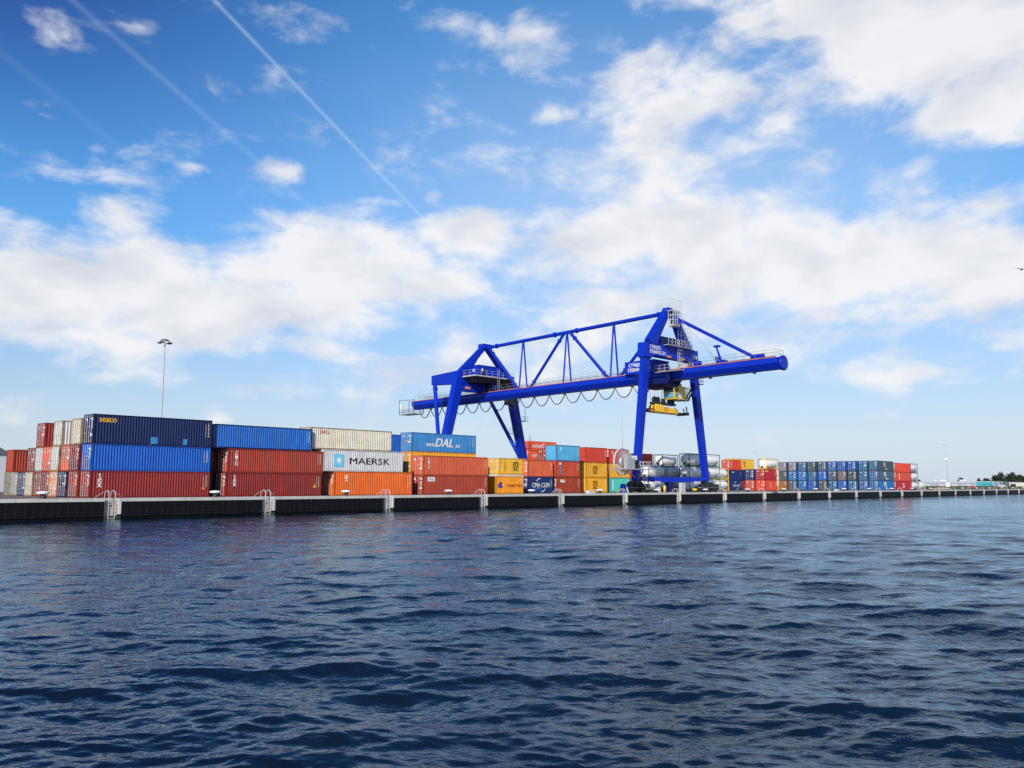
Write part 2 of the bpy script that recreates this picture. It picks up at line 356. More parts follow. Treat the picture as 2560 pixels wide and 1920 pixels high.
# ------------------------------------------------------------------ setting: water, quay, ground
ZW = -1.58
def build_water():
    n_r, r0, r1, n_f = 1500, 3.0, 1400.0, 860
    rr = r0*(r1/r0)**(np.arange(n_r)/(n_r-1))
    head = math.atan2(fwd.x, fwd.y)                      # finer mesh towards the quay, coarse behind
    th = np.concatenate([np.linspace(-R(180), -R(62), 40, endpoint=False), np.linspace(-R(62), R(62), n_f, endpoint=False), np.linspace(R(62), R(180), 40, endpoint=False)])+head
    T, RR = np.meshgrid(th, rr); X = RR*np.sin(T); Y = RR*np.cos(T)
    sp = np.maximum(rr*math.log(r1/r0)/n_r, rr*R(124)/n_f)
    Z = np.zeros_like(X); DX = np.zeros_like(X); DY = np.zeros_like(X); lost = np.zeros(n_r); full = 0.0
    g = np.random.default_rng(11)
    # rougher water on the right and close by, calmer patches elsewhere
    patch = 0.5+0.5*np.sin(X*.055+1.0+1.3*np.sin(Y*.041))*np.sin(Y*.07+.4+1.1*np.sin(X*.036))
    wake = 1/(1+np.exp(-((X-0.62*Y)-1)/8.0))*np.exp(-np.maximum(RR-26, 0)/60)
    fine = 0.56+0.46*patch+0.34*wake; coarse = 0.34+0.30*patch+1.75*wake
    wind = R(40); n = 210
    for i in range(n):
        lam = 0.14*(8.0/0.14)**(i/(n-1))
        a = wind+g.normal(0, 0.5 if lam < 1 else (0.45 if lam < 3 else 0.35))
        kx, ky = math.sin(a), math.cos(a); k = 2*math.pi/lam
        slope = 0.024 if lam < .35 else (0.018 if lam < .9 else (0.0115 if lam < 1.7 else (0.007 if lam < 3.2 else 0.0035)))
        att = np.clip((lam/sp-2.5)/2.5, 0, 1); full += slope**2; lost += slope**2*(1-att**2)
        ph0 = g.uniform(0, 6.283); m = int((att > 0).sum())
        if m == 0: continue
        ph = k*(kx*X[:m]+ky*Y[:m])+ph0
        A = slope/k*att[:m, None]*(fine[:m] if lam < 1.0 else coarse[:m])
        Z[:m] += A*np.cos(ph); S = A*np.sin(ph)*.75; DX[:m] -= kx*S; DY[:m] -= ky*S
    # a few long wash waves running off the boat
    for lam, a, amp, ph0 in ((4.6, R(75), .040, .3), (3.1, R(98), .030, 1.7), (6.3, R(50), .040, 2.9), (2.3, R(60), .020, .9)):
        k = 2*math.pi/lam; ph = k*(math.sin(a)*X+math.cos(a)*Y)+ph0+1.2*np.sin(X*.11+Y*.07)
        A = amp*np.clip((lam/sp[:, None]-2.5)/2.5, 0, 1)*(0.12+1.0*wake)
        Z += A*np.cos(ph); DX -= .8*A*math.sin(a)*np.sin(ph); DY -= .8*A*math.cos(a)*np.sin(ph)
    fade = np.clip((600-RR)/400, 0, 1)
    V = np.stack([X+DX*fade, Y+DY*fade, ZW+Z*fade], -1).reshape(-1, 3)
    n_t = len(th); idx = np.arange(n_r*n_t).reshape(n_r, n_t)
    a = idx[:-1]; b = idx[1:]
    F = np.stack([a, np.roll(a, -1, 1), np.roll(b, -1, 1), b], -1).reshape(-1, 4)
    keep = V[F[:, 0], 1] < 79
    F = F[keep]
    V = np.vstack([V, [[0, 0, ZW]]]); c = len(V)-1
    ring = np.array([[idx[0, (j+1) % n_t], idx[0, j], c] for j in range(n_t)])
    me = bpy.data.meshes.new('water'); me.vertices.add(len(V)); me.vertices.foreach_set('co', V.ravel())
    nl = len(F)*4+len(ring)*3; me.loops.add(nl); me.loops.foreach_set('vertex_index', np.concatenate([F.ravel(), ring.ravel()]).astype(np.int32))
    me.polygons.add(len(F)+len(ring))
    st = np.concatenate([np.arange(len(F))*4, len(F)*4+np.arange(len(ring))*3]).astype(np.int32)
    me.polygons.foreach_set('loop_start', st)
    me.polygons.foreach_set('use_smooth', np.ones(len(F)+len(ring), dtype=bool))
    me.update(calc_edges=True)
    at = me.attributes.new('ripple', 'FLOAT', 'POINT')     # how much of the chop is too small for the mesh and left to the bump
    rip = np.repeat(np.sqrt(lost/full)[:, None], n_t, 1)*fine
    at.data.foreach_set('value', np.append(rip.ravel(), 0).astype(np.float32))
    m, nt, bs = new_mat('water'); nt.nodes.remove(bs)
    tc = nd(nt, 'ShaderNodeTexCoord')
    rot = nd(nt, 'ShaderNodeVectorRotate', rotation_type='Z_AXIS'); rot.inputs['Angle'].default_value = R(45); nt.links.new(tc.outputs['Object'], rot.inputs['Vector'])
    Q = vmath(nt, 'MULTIPLY', rot.outputs[0], (1.0, 1.5, 1.0))
    ra = nd(nt, 'ShaderNodeAttribute', attribute_name='ripple').outputs['Fac']
    h = mth(nt, 'MULTIPLY', mth(nt, 'MULTIPLY', noise(nt, Q, .9, 4, .62, .4).outputs['Fac'], .62), ra)
    h = mth(nt, 'ADD', h, mth(nt, 'MULTIPLY', noise(nt, Q, 6.5, 2, .6, .3).outputs['Fac'], .055))
    b = nd(nt, 'ShaderNodeBump'); b.inputs['Strength'].default_value = 1.0; b.inputs['Distance'].default_value = .16
    nt.links.new(h, b.inputs['Height'])
    fr = nd(nt, 'ShaderNodeFresnel'); fr.inputs['IOR'].default_value = 1.333; nt.links.new(b.outputs[0], fr.inputs['Normal'])
    gl = nd(nt, 'ShaderNodeBsdfGlossy'); gl.inputs['Color'].default_value = (.72, .865, .98, 1); gl.inputs['Roughness'].default_value = .05; nt.links.new(b.outputs[0], gl.inputs['Normal'])
    df = nd(nt, 'ShaderNodeBsdfDiffuse'); df.inputs['Color'].default_value = (.003, .0085, .020, 1); nt.links.new(b.outputs[0], df.inputs['Normal'])
    mx = nd(nt, 'ShaderNodeMixShader'); nt.links.new(fr.outputs[0], mx.inputs[0]); nt.links.new(df.outputs[0], mx.inputs[1]); nt.links.new(gl.outputs[0], mx.inputs[2])
    nt.links.new(mx.outputs[0], nt.nodes['Material Output'].inputs['Surface'])
    me.materials.append(m)
    o = link('water', me); tag(o, 'dark blue choppy harbour water', None, kind='structure'); return o
build_water()

YQ = 74.5                                   # quay face
LX = [30.2+14.93*k for k in range(-4, 44)]   # ladder bays
def build_quay():
    g = MB(); g.add([(-900,75.9,0),(2400,75.9,0),(2400,3200,0),(-900,3200,0)], [(0,1,2,3)])
    o = g.build('ground', 'soil'); tag(o, 'sandy ground behind the quay reaching to the horizon', None, kind='structure')
    g = MB(); g.add([(-120,75.6,.004),(700,75.6,.004),(700,132,.004),(330,132,.004),(330,190,.004),(-120,190,.004)], [(0,1,2,3,4,5)])
    o = g.build('quay_apron', 'asphalt'); tag(o, 'brown asphalt container yard along the quay', None, kind='structure')
    q = empty('quay_wall', (0,YQ,0), 'long quay wall of black fender boards under a pale concrete edge', 'quay wall')
    org = (0,YQ,0)
    cop = MB(); wall = MB(); pil = MB()
    X0, X1 = -45.0, LX[-1]+7
    e = [X0]+[x for x in LX if x > X0+2]+[X1]
    rec = .60
    xs = [X0]
    for x in e[1:-1]: xs += [x-rec, x+rec]
    xs.append(X1)
    for i in range(0, len(xs), 2):
        a, b = xs[i], xs[i+1]
        n = max(1, int((b-a)/4.8))
        for k in range(n):                       # cast segments with open joints
            cop.box(a+(b-a)*k/n+(.012 if k else 0), a+(b-a)*(k+1)/n-(.012 if k < n-1 else 0), YQ-.06, YQ+1.35, -.13, .15)
    for x in e[1:-1]: cop.box(x-rec+.002, x+rec-.002, YQ+.34, YQ+1.35, -.13, .147)
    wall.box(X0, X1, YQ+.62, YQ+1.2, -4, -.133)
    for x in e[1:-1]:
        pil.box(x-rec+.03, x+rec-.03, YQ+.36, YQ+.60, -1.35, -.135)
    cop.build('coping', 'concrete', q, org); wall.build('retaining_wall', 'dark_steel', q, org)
    pil.build('recess_lining', 'concrete_pink', q, org)
    for x in e[1:-1]:
        if x > 420: continue
        rv = MB(); rv.box(x+rec-.02, x+rec+.17, YQ-.05, YQ+.59, -1.22, -.133); rv.build('recess_jamb', 'concrete', q, org)
        al = MB(); al.box(x-rec+.02, x+rec+.18, YQ+.02, YQ+.58, -1.95, -1.36); al.build('weed_patch', 'algae', q, org)
    for i in range(0, len(xs), 2):
        a, b = xs[i]+.19, xs[i+1]-.02
        if a > 430: a, b = xs[i]+.02, xs[i+1]-.02
        if b-a < 1: continue
        fp = MB(); bo = MB(); n = 7 if (b-a) > 10 else max(1, int((b-a)/1.9))
        w = (b-a)/n
        for k in range(n):
            dy = random.uniform(-.02, .02)
            fp.box(a+k*w+.012, a+(k+1)*w-.012, YQ+dy, YQ+.32, -1.42+random.uniform(-.02,.02), -.136)
            if a < 75:
                for bx in (.14, .5, .86):
                    for bz in (-.34, -.68, -1.0, -1.28):
                        bo.lathe([(.035,0),(.03,-.03)], 6, (a+(k+bx)*w, YQ+dy-.001, bz), 'Y')
        fp.box(a, b, YQ+.10, YQ+.58, -2.4, -1.45)
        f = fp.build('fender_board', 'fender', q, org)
        if bo.v: bo.build('bolt_heads', 'bolt', f, org)
    # crane and quay rails
    for y, lab in ((79.45,'rusty crane rail set in the yard near the quay edge'),):
        r = MB(); r.box(-60, 520, y-.04, y+.04, .006, .10); r.box(-60, 520, y-.12, y+.12, .0055, .03)
        tag(r.build('crane_rail', 'rail_rust'), lab, 'rail')
build_quay()

ORD = ['first','second','third','fourth','fifth','sixth','seventh','eighth','ninth','tenth','eleventh','twelfth','thirteenth','fourteenth','fifteenth','sixteenth','seventeenth','eighteenth','nineteenth','twentieth','twenty-first','twenty-second','twenty-third','twenty-fourth','twenty-fifth','twenty-sixth']
def build_ladders():
    pr = empty('quay_ladder', (0,0,0), '', 'ladder', 'ladders down the quay wall')
    rails = MB()
    for s in (-.27, .27):
        pts = [(s, .02, -1.62), (s, .02, -.5), (s*1.02, .02, .15), (s*1.0, .06, .5), (s*.95, .22, .74), (s*.95, .5, .80), (s*.95, .85, .66), (s*.95, .98, .30), (s*.95, 1.0, .15)]
        rails.path(pts, .032, 7)
    rails.build('side_rail', 'galv_pale', pr)
    rg = MB()
    for k in range(6): rg.tube((-.27, .02, -1.55+k*.29), (.27, .02, -1.55+k*.29), .026, 6)
    rg.build('rungs', 'galv_pale', pr)
    hp = MB(); hp.path([(-1.25,.62,.12),(-1.0,.62,.36),(-.6,.62,.60),(-.25,.62,.72),(.25,.62,.72),(.6,.62,.60),(.9,.62,.36),(1.1,.62,.12)], .022, 6)
    hp.build('hoop', 'galv', pr)
    first = True
    vis = [x for x in LX if 20 < x < 372]
    for i, x in enumerate(vis):
        o = pr if first else copy_tree(pr); first = False
        o.location = (x, YQ, 0)
        o['label'] = 'pale steel ladder in its quay recess, %s along from the near left end' % (ORD[i] if i < 26 else 'last')
build_ladders()

def build_bollards():
    pr = empty('mooring_bollard', (0,0,0), '', 'bollard', 'white capped bollards along the quay edge')
    b = MB(); b.lathe([(.30,0),(.30,.05),(.21,.09),(.20,.30),(.24,.36)], 14); b.build('stem', 'dark_steel', pr)
    c = MB(); c.lathe([(.25,.36),(.46,.40),(.52,.47),(.47,.55),(.25,.60),(.02,.61)], 16); c.build('cap', 'mark_white', pr)
    first = True
    for i, x in enumerate([10.4]+[25.0+14.95*k for k in range(24)]):
        if i == 0: continue
        o = pr if first else copy_tree(pr); first = False
        o.location = (x, 75.25, .15); o.rotation_euler = (0,0,random.uniform(0,3))
        o['label'] = 'white capped mooring bollard on the quay edge, %s from the left' % ORD[i-1]
build_bollards()
for x, lab in ((97.6, 'low white concrete block on the quay edge below the yellow containers'), (185.6, 'low pale concrete block on the quay edge in front of the blue block')):
    m = MB(); m.hexa([(-.75,-.3,0),(.75,-.3,0),(.75,.3,0),(-.75,.3,0),(-.6,-.22,.42),(.6,-.22,.42),(.6,.22,.42),(-.6,.22,.42)])
    o = m.build('concrete_block', 'concrete'); o.location = (x, 75.3, .152); tag(o, lab, 'concrete block', 'concrete blocks on the quay edge')
# ------------------------------------------------------------------ containers
W = 2.438
CM = {}
def corr(mb, a0, a1, z0, z1, base, depth, axis, sgn, pitch=.278):
    """trapezoid corrugated sheet between a0 and a1; axis x: sheet faces sgn*Y, axis y: sheet faces sgn*X"""
    n = max(2, round((a1-a0)/pitch)); p = (a1-a0)/n; pts = []
    for i in range(n):
        for u, d in ((0,0),(.26,0),(.5,1),(.76,1)): pts.append((a0+(i+u)*p, base-sgn*depth*d))
    pts.append((a1, base)); vs = []; fs = []
    for u, o in pts:
        for z in (z0, z1): vs.append((u,o,z) if axis == 'x' else (o,u,z))
    flip = (sgn > 0) == (axis == 'x')
    for i in range(len(pts)-1):
        f = (2*i, 2*i+2, 2*i+3, 2*i+1); fs.append(tuple(reversed(f)) if flip else f)
    mb.add(vs, fs)
def cont_mesh(L, H, plain):
    key = (L, H, plain)
    if key in CM: return CM[key]
    b = MB(); z0, z1 = .155, H-.085
    corr(b, .14, L-.14, z0, z1, .022, .052, 'x', -1); corr(b, .14, L-.14, z0, z1, W-.022, .052, 'x', 1)
    corr(b, .12, W-.12, z0, z1, L-.03, .045, 'y', 1, .25)
    if plain: corr(b, .12, W-.12, z0, z1, .03, .045, 'y', -1, .25)
    b.add([(.05,.05,H-.03),(L-.05,.05,H-.03),(L-.05,W-.05,H-.03),(.05,W-.05,H-.03)], [(0,1,2,3)])
    b.add([(.05,.05,.15),(L-.05,.05,.15),(L-.05,W-.05,.15),(.05,W-.05,.15)], [(3,2,1,0)])
    f = MB()
    for x in (0, L-.15):
        for y in (0, W-.15): f.box(x, x+.15, y, y+.15, .118, H-.118)
        f.box(x+.02, x+.13, .152, W-.152, .01, .145 if (x or plain) else .13); f.box(x+.02, x+.13, .152, W-.152, H-.11, H-.006)
    for y in (.004, W-.074):
        f.box(.152, L-.152, y, y+.07, .0, .16); f.box(.152, L-.152, y, y+.07, H-.09, H-.004)
    for x in (-.003, L-.175):
        for y in (-.003, W-.159):
            for z in (0, H-.116): f.box(x, x+.178, y, y+.162, z, z+.116)
    d = MB(); hw = (W-.30)/2-.012
    d.box(.035, .075, 0, hw, .135, H-.115)
    for z in np.linspace(.30, H-.30, 5): d.box(.020, .034, .06, hw-.06, z-.045, z+.045)
    d.box(.018, .034, .0, .05, .14, H-.12); d.box(.018, .034, hw-.05, hw, .14, H-.12)
    bars = []
    for off in (.26, .76):
        k = MB(); y = off*hw
        k.tube((-.012, y, .12), (-.012, y, H-.09), .026, 6)
        for z in (.22, .75, H-.75, H-.22): k.box(-.02, .019, y-.07, y+.07, z-.035, z+.035)
        k.box(-.03, -.012, y-.02, y+.36 if off < .5 else y+.20, 1.02, 1.07)
        bars.append(k.mesh('locking_bar'))
    CM[key] = (b.mesh('body'), f.mesh('frame'), d.mesh('door'), bars, hw); return CM[key]
def mark_mesh(L, H, kind):
    key = ('mk', L, H, kind)
    if key in CM: return CM[key]
    r = random.Random(repr(key)); m = MB()
    if kind == 'side':                          # small stencils by the right-hand post
        z = H-.35
        while z > H*.42:
            h = r.uniform(.05,.16); rect(m, L-.42, L-.36, z-h, z); z -= h+r.uniform(.02,.05)
        rect(m, L-.72, L-.69, H*.36, H-.45)
    else:                                       # code plates on the right-hand door leaf
        y0 = .20
        rect(m, y0, y0+.62, H-.50, H-.40, .016, 'end'); rect(m, y0, y0+.22, H-.66, H-.56, .016, 'end')
        for k in range(5):
            w = r.uniform(.25,.5); rect(m, y0+.06, y0+.06+w, H-.90-k*.13, H-.84-k*.13, .016, 'end')
        if kind == 'end2': rect(m, y0+.05, y0+.5, .75, .98, .016, 'end'); rect(m, 1.5, 1.85, H-.62, H-.40, .016, 'end')
        if kind == 'end3': rect(m, 1.45, 1.95, H-.56, H-.46, .016, 'end'); rect(m, y0+.1, y0+.34, 1.25, 1.42, .016, 'end'); rect(m, y0+.42, y0+.66, 1.25, 1.42, .016, 'end')
    CM[key] = m.mesh('markings', 'mark_white'); return CM[key]
NC = 0
def container(x, y, z, L, H, col, label, plain=False, end='end', side=True, frame=None, warn=True, doorcol=None, group='stacked shipping containers', rz=None):
    global NC; NC += 1
    jx = random.uniform(-.015,.015); jr = random.uniform(-.0012,.0012) if rz is None else rz
    root = empty('shipping_container', (x+jx, y, z), label, 'container', group, jr)
    body, fr, door, bars, hw = cont_mesh(L, H, plain)
    pm = 'paint_'+col
    link('body', body, root, pm); link('frame', fr, root, 'frame_'+(frame or col))
    if not plain:
        for k, y0 in enumerate((.155, W-.155-hw)):
            d = link('door', door, root, 'paint_'+(doorcol or col)); d.location = (0, y0, 0)
            for b in bars:
                o = link('locking_bar', b, d, 'bar')
        link('markings', mark_mesh(L, H, end), root)
    if side: link('markings', mark_mesh(L, H, 'side'), root)
    if warn:
        w = MB()
        if side: w.add([(L-.48,.011,H*.40),(L-.30,.011,H*.40),(L-.39,.011,H*.40+.16)], [(0,1,2)]); rect(w, L-.46, L-.34, H-1.02, H-.90, .009)
        if not plain: w.add([(.015,.95,H-1.25),(.015,1.10,H-1.05),(.015,1.25,H-1.25)], [(0,1,2)])
        if w.v: w.build('warning_label', 'mark_yellow', root)
    return root
def logo(root, mat, *calls, name='lettering'):
    m = MB()
    for f in calls: f(m)
    return m.build(name, mat, root)
S20, S40, H0, H1 = 6.058, 12.192, 2.591, 2.896
YA = 85.14
# --- block on the left: front row
c = container(32.3, YA, .02, S40, H0, 'brick', 'dark red container with stacked white letters "tex" on the ground, far left block'); c['label'] = 'long dark red container on the ground under the bright blue one, white stacked letters'
logo(c, 'mark_white', lambda m: stacked(m, 'tex', .92, 2.36, .42, bold=.035)); logo(c, 'mark_orange', lambda m: rect(m, 11.35, 11.72, .78, .98), name='sticker')
container(32.3, YA, .02+H0, S40, H0, 'blue', 'long bright blue container between the dark red and the navy one')
c = container(32.34, YA, .02+2*H0, S40, H1, 'navy', 'long navy container on top with yellow lettering and two pale blue patches', end='end2')
logo(c, 'mark_yellow', lambda m: letters(m, 'seaco', 1.35, 2.33, .40, 1.62, bold=.045))
logo(c, 'patch_blue', lambda m: rect(m, 5.62, 6.35, .17, .86, .016), name='paint_patch'); logo(c, 'patch_blue', lambda m: rect(m, 9.05, 9.5, .17, .78, .016), name='paint_patch')
# --- block on the left: ends of the rows behind, doors towards the left
def cluster(tier, z, H, items):
    for slot, x, col, lab, kw in items:
        container(x, YA+2.5*slot, z, kw.pop('L', S40), H, col, lab, **{**dict(side=False), **kw})
cluster(0, .02, H0, [
 (1,32.1,'brick2','brick red container end on the ground, first to the left of the white lettered one',{}),
 (2,31.98,'navy','navy container end on the ground between a brick red and a rust streaked white one',dict(end='end3')),
 (3,32.0,'rustywhite','white container end streaked with orange rust, on the ground by the bollard',dict(frame='orange',end='end2')),
 (4,32.07,'darkred','dark red container end on the ground, left of the rust streaked white one',{}),
 (5,32.2,'brick','red container end on the ground between the dark red and the cream one',dict(end='end2')),
 (6,32.1,'cream','cream container end on the ground between a red and a navy one',dict(doorcol='cream',frame='tan')),
 (7,32.15,'navy2','navy container end on the ground, left of the cream one',dict(end='end2')),
 (8,32.2,'grey','weathered grey container end on the ground beside the grey green one',dict(frame='tan')),
 (9,32.3,'greygreen','plain grey green container end, last on the ground at the left',dict(plain=True,frame='tan'))])
cluster(1, .02+H0, H0, [
 (1,32.13,'darkred','dark red container end in the middle tier, beside the bright blue one',{}),
 (2,32.19,'coral','orange container end in the middle tier with a yellow sticker low on its door',dict(end='end3')),
 (3,32.0,'grey','pale grey container end in the middle tier, right of the orange red one',dict(frame='tan',doorcol='greyw')),
 (4,32.08,'hamb','orange red container end squeezed between two grey ones in the middle tier',dict(end='end2')),
 (5,32.16,'greyw','grey container end with a tan side post, middle tier, left of the orange red one',dict(frame='tan')),
 (6,32.2,'darkred','dark red container end in the middle tier, beside the plain red one showing its side',dict(end='end3')),
 (9,32.35,'rustred','plain ended red container with its ribbed side bare, leftmost in the middle tier',dict(plain=True,side=True,warn=False))])
cluster(2, .02+2*H0, H0, [
 (1,32.12,'cream','cream grey container end on the top tier, right beside the navy one',dict(frame='tan',end='end2')),
 (3,32.17,'greyw','grey container on the top tier showing door end and a strip of ribbed side',dict(frame='tan')),
 (5,32.21,'brick2','red container on the top tier, leftmost there, with an orange sticker on its door',dict(end='end3'))])
# fourth tier neighbours that carry them are the middle tier ones above
c = container(33.9-S40, 118.0, .02, S40, H0, 'blue', 'blue container on the ground at the left edge, in front of the grey shed', plain=True, side=False)
# --- second block
c = container(46.35, YA, .02, S40, H0, 'brick', 'dark red container on the ground with white stacked letters, right of the dark gap')
logo(c, 'mark_white', lambda m: stacked(m, 'tex', 1.02, 2.33, .38, bold=.035)); logo(c, 'mark_yellow', lambda m: (rect(m, 11.05, 11.4, .95, 1.15), m.add([(11.13,.012,1.2),(11.33,.012,1.2),(11.23,.012,1.4)], [(0,1,2)])), name='sticker')
c = container(46.5, YA, .02+H0, S40, H0, 'triton', 'red container in the middle tier with white lettering running down its left side')
logo(c, 'mark_white', lambda m: stacked(m, 'TRITON', 1.0, 2.32, .25, w=.34, gap=.06, bold=.03))
container(44.9, YA, .02+2*H0, S40, H0, 'blue2', 'long bright blue container on top, right of the navy one', frame='navy')
c = container(57.15, YA+.4, .025+H1+H0, S40, H0, 'cream', 'long cream container on top with small red lettering', warn=False, frame='tan')
logo(c, 'mark_red', lambda m: letters(m, 'OOCL', 1.95, 2.07, .40, 1.35, bold=.03))
c = container(58.75, YA, .02+H1, S40, H0, 'greyw', 'white grey container with big black lettering and a pale blue star panel', warn=False)
logo(c, 'mark_black', lambda m: letters(m, 'MAERSK', 6.95, 1.28, 0.78, 6.2, bold=.020))
logo(c, 'mark_cyan', lambda m: rect(m, 1.55, 3.0, .55, 2.05, .014), name='star_panel')
def star(m):
    P = []
    for i in range(14):
        a = math.pi/2+2*math.pi*i/14; r = .62 if i % 2 == 0 else .20; P.append((2.27+r*math.cos(a), .008, 1.30+r*math.sin(a)))
    m.add(P+[(2.27,.008,1.30)], [(i, (i+1) % 14, 14) for i in range(14)])
logo(c, 'mark_white', star, name='star')
c = container(60.35, YA, .02, S40, H1, 'orange', 'bright orange container on the ground under the white grey lettered one')
logo(c, 'mark_white', lambda m: (rect(m, 1.6, 2.0, 1.95, 2.45), rect(m, 1.62, 1.98, 1.72, 1.86)), name='label_plate')
container(62.7, 90.3, .02+2*H0, S40, H1, 'blue', 'deep blue container set back on top between the cream and the light blue one', plain=True, side=False, warn=False)
container(62.7, 90.3, .02+H0, S40, H0, 'brick2', 'red container set back, hidden under the deep blue one', side=False, warn=False)
container(62.7, 90.3, .02, S40, H0, 'brick', 'dark red container set back on the ground, two below the deep blue one', side=False, warn=False)
for k in range(3): container((46.2,46.3,45.3)[k], YA+2.5, .02+k*H0, S40, H0, ('navy','brick2','rustred')[k], ('navy container on the ground behind the white lettered dark red one, in the dark gap','brick red container in the middle tier, deep in the dark gap','red container on the top tier hidden behind the long bright blue one')[k], side=False, warn=False)
# --- third block
c = container(74.8, 88.0, .02+2*H1, S40, H0, 'dal', 'light blue container on top with a large white web address', end='end3')
logo(c, 'mark_white', lambda m: letters(m, 'www.', 3.4, .98, .42, 1.55, bold=.04, shear=.2), lambda m: letters(m, 'DAL', 5.95, 1.34, 1.15, 3.35, bold=.055, shear=.28), lambda m: letters(m, '.biz', 8.55, 1.0, .50, 1.05, bold=.04, shear=.2))
container(74.8, 88.0, .02+H1, S40, H1, 'gold', 'yellow container under the light blue one, mostly behind the orange one', end='end2')
container(74.8, 88.0, .02, S40, H1, 'brick2', 'red container on the ground behind the white labelled one', warn=False)
c = container(74.54, 85.3, .02+H0, S40, H0, 'coral', 'orange container with white letters running down its left side, below the light blue one', end='end2')
logo(c, 'mark_white', lambda m: stacked(m, 'TRITON', 1.02, 2.32, .24, w=.32, gap=.06, bold=.03)); logo(c, 'paint_orange', lambda m: m.add([(5.7,.016,.35),(6.1,.016,.35),(6.45,.016,1.0),(6.05,.016,1.0)], [(0,1,2,3)]), name='paint_patch')
c = container(74.55, 85.3, .02, S40, H0, 'rustred', 'dark red container on the ground with a white oblong label at its upper left', end='end2')
logo(c, 'mark_white', lambda m: rect(m, .82, 2.1, 1.75, 2.32), name='label_plate'); logo(c, 'mark_navy', lambda m: (rect(m, 1.2, 1.38, 1.9, 2.22, .009), rect(m, 1.62, 1.72, 1.82, 2.1, .009)), name='label_print')
container(79.9, 92.2, .02+H0, S40, H0, 'hamb', 'orange red container end sliver beside the yellow lettered one', plain=True, warn=False)
container(79.9, 92.2, .02, S40, H0, 'brick', 'dark red container on the ground behind, under the orange red sliver', plain=True, warn=False)
# --- around the rear crane leg
c = container(93.6, 89.6, .02+H1, S20, H0-.12, 'yellow', 'yellow container with black two line lettering beside the rear crane leg', end='end2')
MSC = lambda m, x, z, s: (letters(m, 'm', x, z+.30*s, .62*s, .98*s, bold=.06), letters(m, 'sc', x, z-.32*s, .50*s, .98*s, bold=.06))
logo(c, 'mark_black', lambda m: MSC(m, 3.7, 1.25, 1.15)); logo(c, 'mark_brown', lambda m: (rect(m, 1.05, 1.11, .35, 2.1), rect(m, 1.35, 1.4, .6, 1.9)), name='stencil')
container(93.2, 89.5, .02, S20, H1, 'white', 'white container whose top edge shows between two yellow ones', plain=True, warn=False)
c = container(90.1, 87.0, .02, S20, H0, 'hapag', 'amber container on the ground with blue emblem and dark red lettering', plain=True, warn=False)
logo(c, 'mark_maroon', lambda m: letters(m, 'Hapag-Lloyd', 4.05, 1.22, 0.56, 3.45, bold=.028))
def hl(m):
    for dx in (0, .26): m.add([(.72+dx,.010,.86),(.98+dx,.010,.86),(1.14+dx,.010,1.72),(.88+dx,.010,1.72)], [(0,1,2,3)])
    m.add([(.50,.010,1.0),(.72,.010,.86),(.88,.010,1.66),(.62,.010,1.45)], [(0,1,2,3)]); m.add([(1.3,.010,.86),(1.62,.010,1.02),(1.55,.010,1.18),(1.3,.010,1.06)], [(0,1,2,3)])
logo(c, 'mark_violet', hl, name='emblem')
container(98.9, 88.5, .02+H0, S20, H0, 'coral', 'orange red container directly above the navy one with the white swoosh', end='end2')
c = container(98.92, 88.5, .02, S20, H0, 'navy2', 'navy container on the ground with white lettering between two curved strokes', end='end3')
logo(c, 'mark_white', lambda m: letters(m, 'CMA CGM', 3.05, 1.27, .72, 4.1, bold=.03))
def arc(m, cx, cz, r, a0, a1, w):
    n = 12; P = []
    for i in range(n+1):
        a = R(a0+(a1-a0)*i/n); t = w*(.25+.75*math.sin(math.pi*(.12+.8*i/n)))
        for k in (-.5, .5): P.append((cx+(r+k*t)*math.cos(a)*1.15, .010, cz+(r+k*t)*math.sin(a)))
    m.add(P, [(2*i, 2*i+1, 2*i+3, 2*i+2) for i in range(n)])
logo(c, 'mark_white', lambda m: arc(m, 3.0, 1.3, 1.02, 148, 88, .15), lambda m: arc(m, 3.1, 1.25, 1.02, -32, -92, .15), name='swoosh')
logo(c, 'mark_blue', lambda m: rect(m, 1.6, 3.1, .55, .80), name='stripe')
c = container(105.75, 88.5, .02+H0, S20, H0, 'tomato', 'red container with a narrow navy strip of white letters, second tier', plain=True)
logo(c, 'mark_navy', lambda m: rect(m, .78, 1.25, .30, 1.95, .014), name='sign_strip'); logo(c, 'mark_white', lambda m: rect(m, .76, 1.27, 1.97, 2.36, .012), lambda m: stacked(m, 'CRONOS', 1.015, 1.90, .22, w=.26, gap=.16, bold=.02))
c = container(106.0, 88.5, .02, S20, H0, 'rustred', 'red container on the ground with a small picture label, right of the swoosh one', end='end3')
logo(c, 'mark_white', lambda m: rect(m, .78, 2.0, 1.72, 2.20), name='label_plate'); logo(c, 'mark_yellow', lambda m: rect(m, 1.35, 2.0, 1.95, 2.22, .010), name='label_print'); logo(c, 'mark_navy', lambda m: m.add([(.9,.010,2.18),(1.2,.010,2.18),(1.02,.010,1.98)], [(0,2,1)]), name='label_print')
c = container(105.85, 88.5, .02+2*H0, S20, H0, 'sky', 'weathered light blue container on the third tier', plain=True, frame='dal')
logo(c, 'mark_white', lambda m: m.add([(.85,.010,2.2),(1.3,.010,2.2),(1.25,.010,1.55)], [(0,2,1)]), name='label_plate')
for k in range(3): container(115.3, 98.5, .02+k*H0*1.0, S20, H0, ('brick','brick2','brick2')[k], ('dark red container on the ground, hidden behind the swoosh one','red container in the second tier behind the orange red one','red container with white door bars, below the orange pair with white lettering')[k], end='end3', side=False, warn=False)
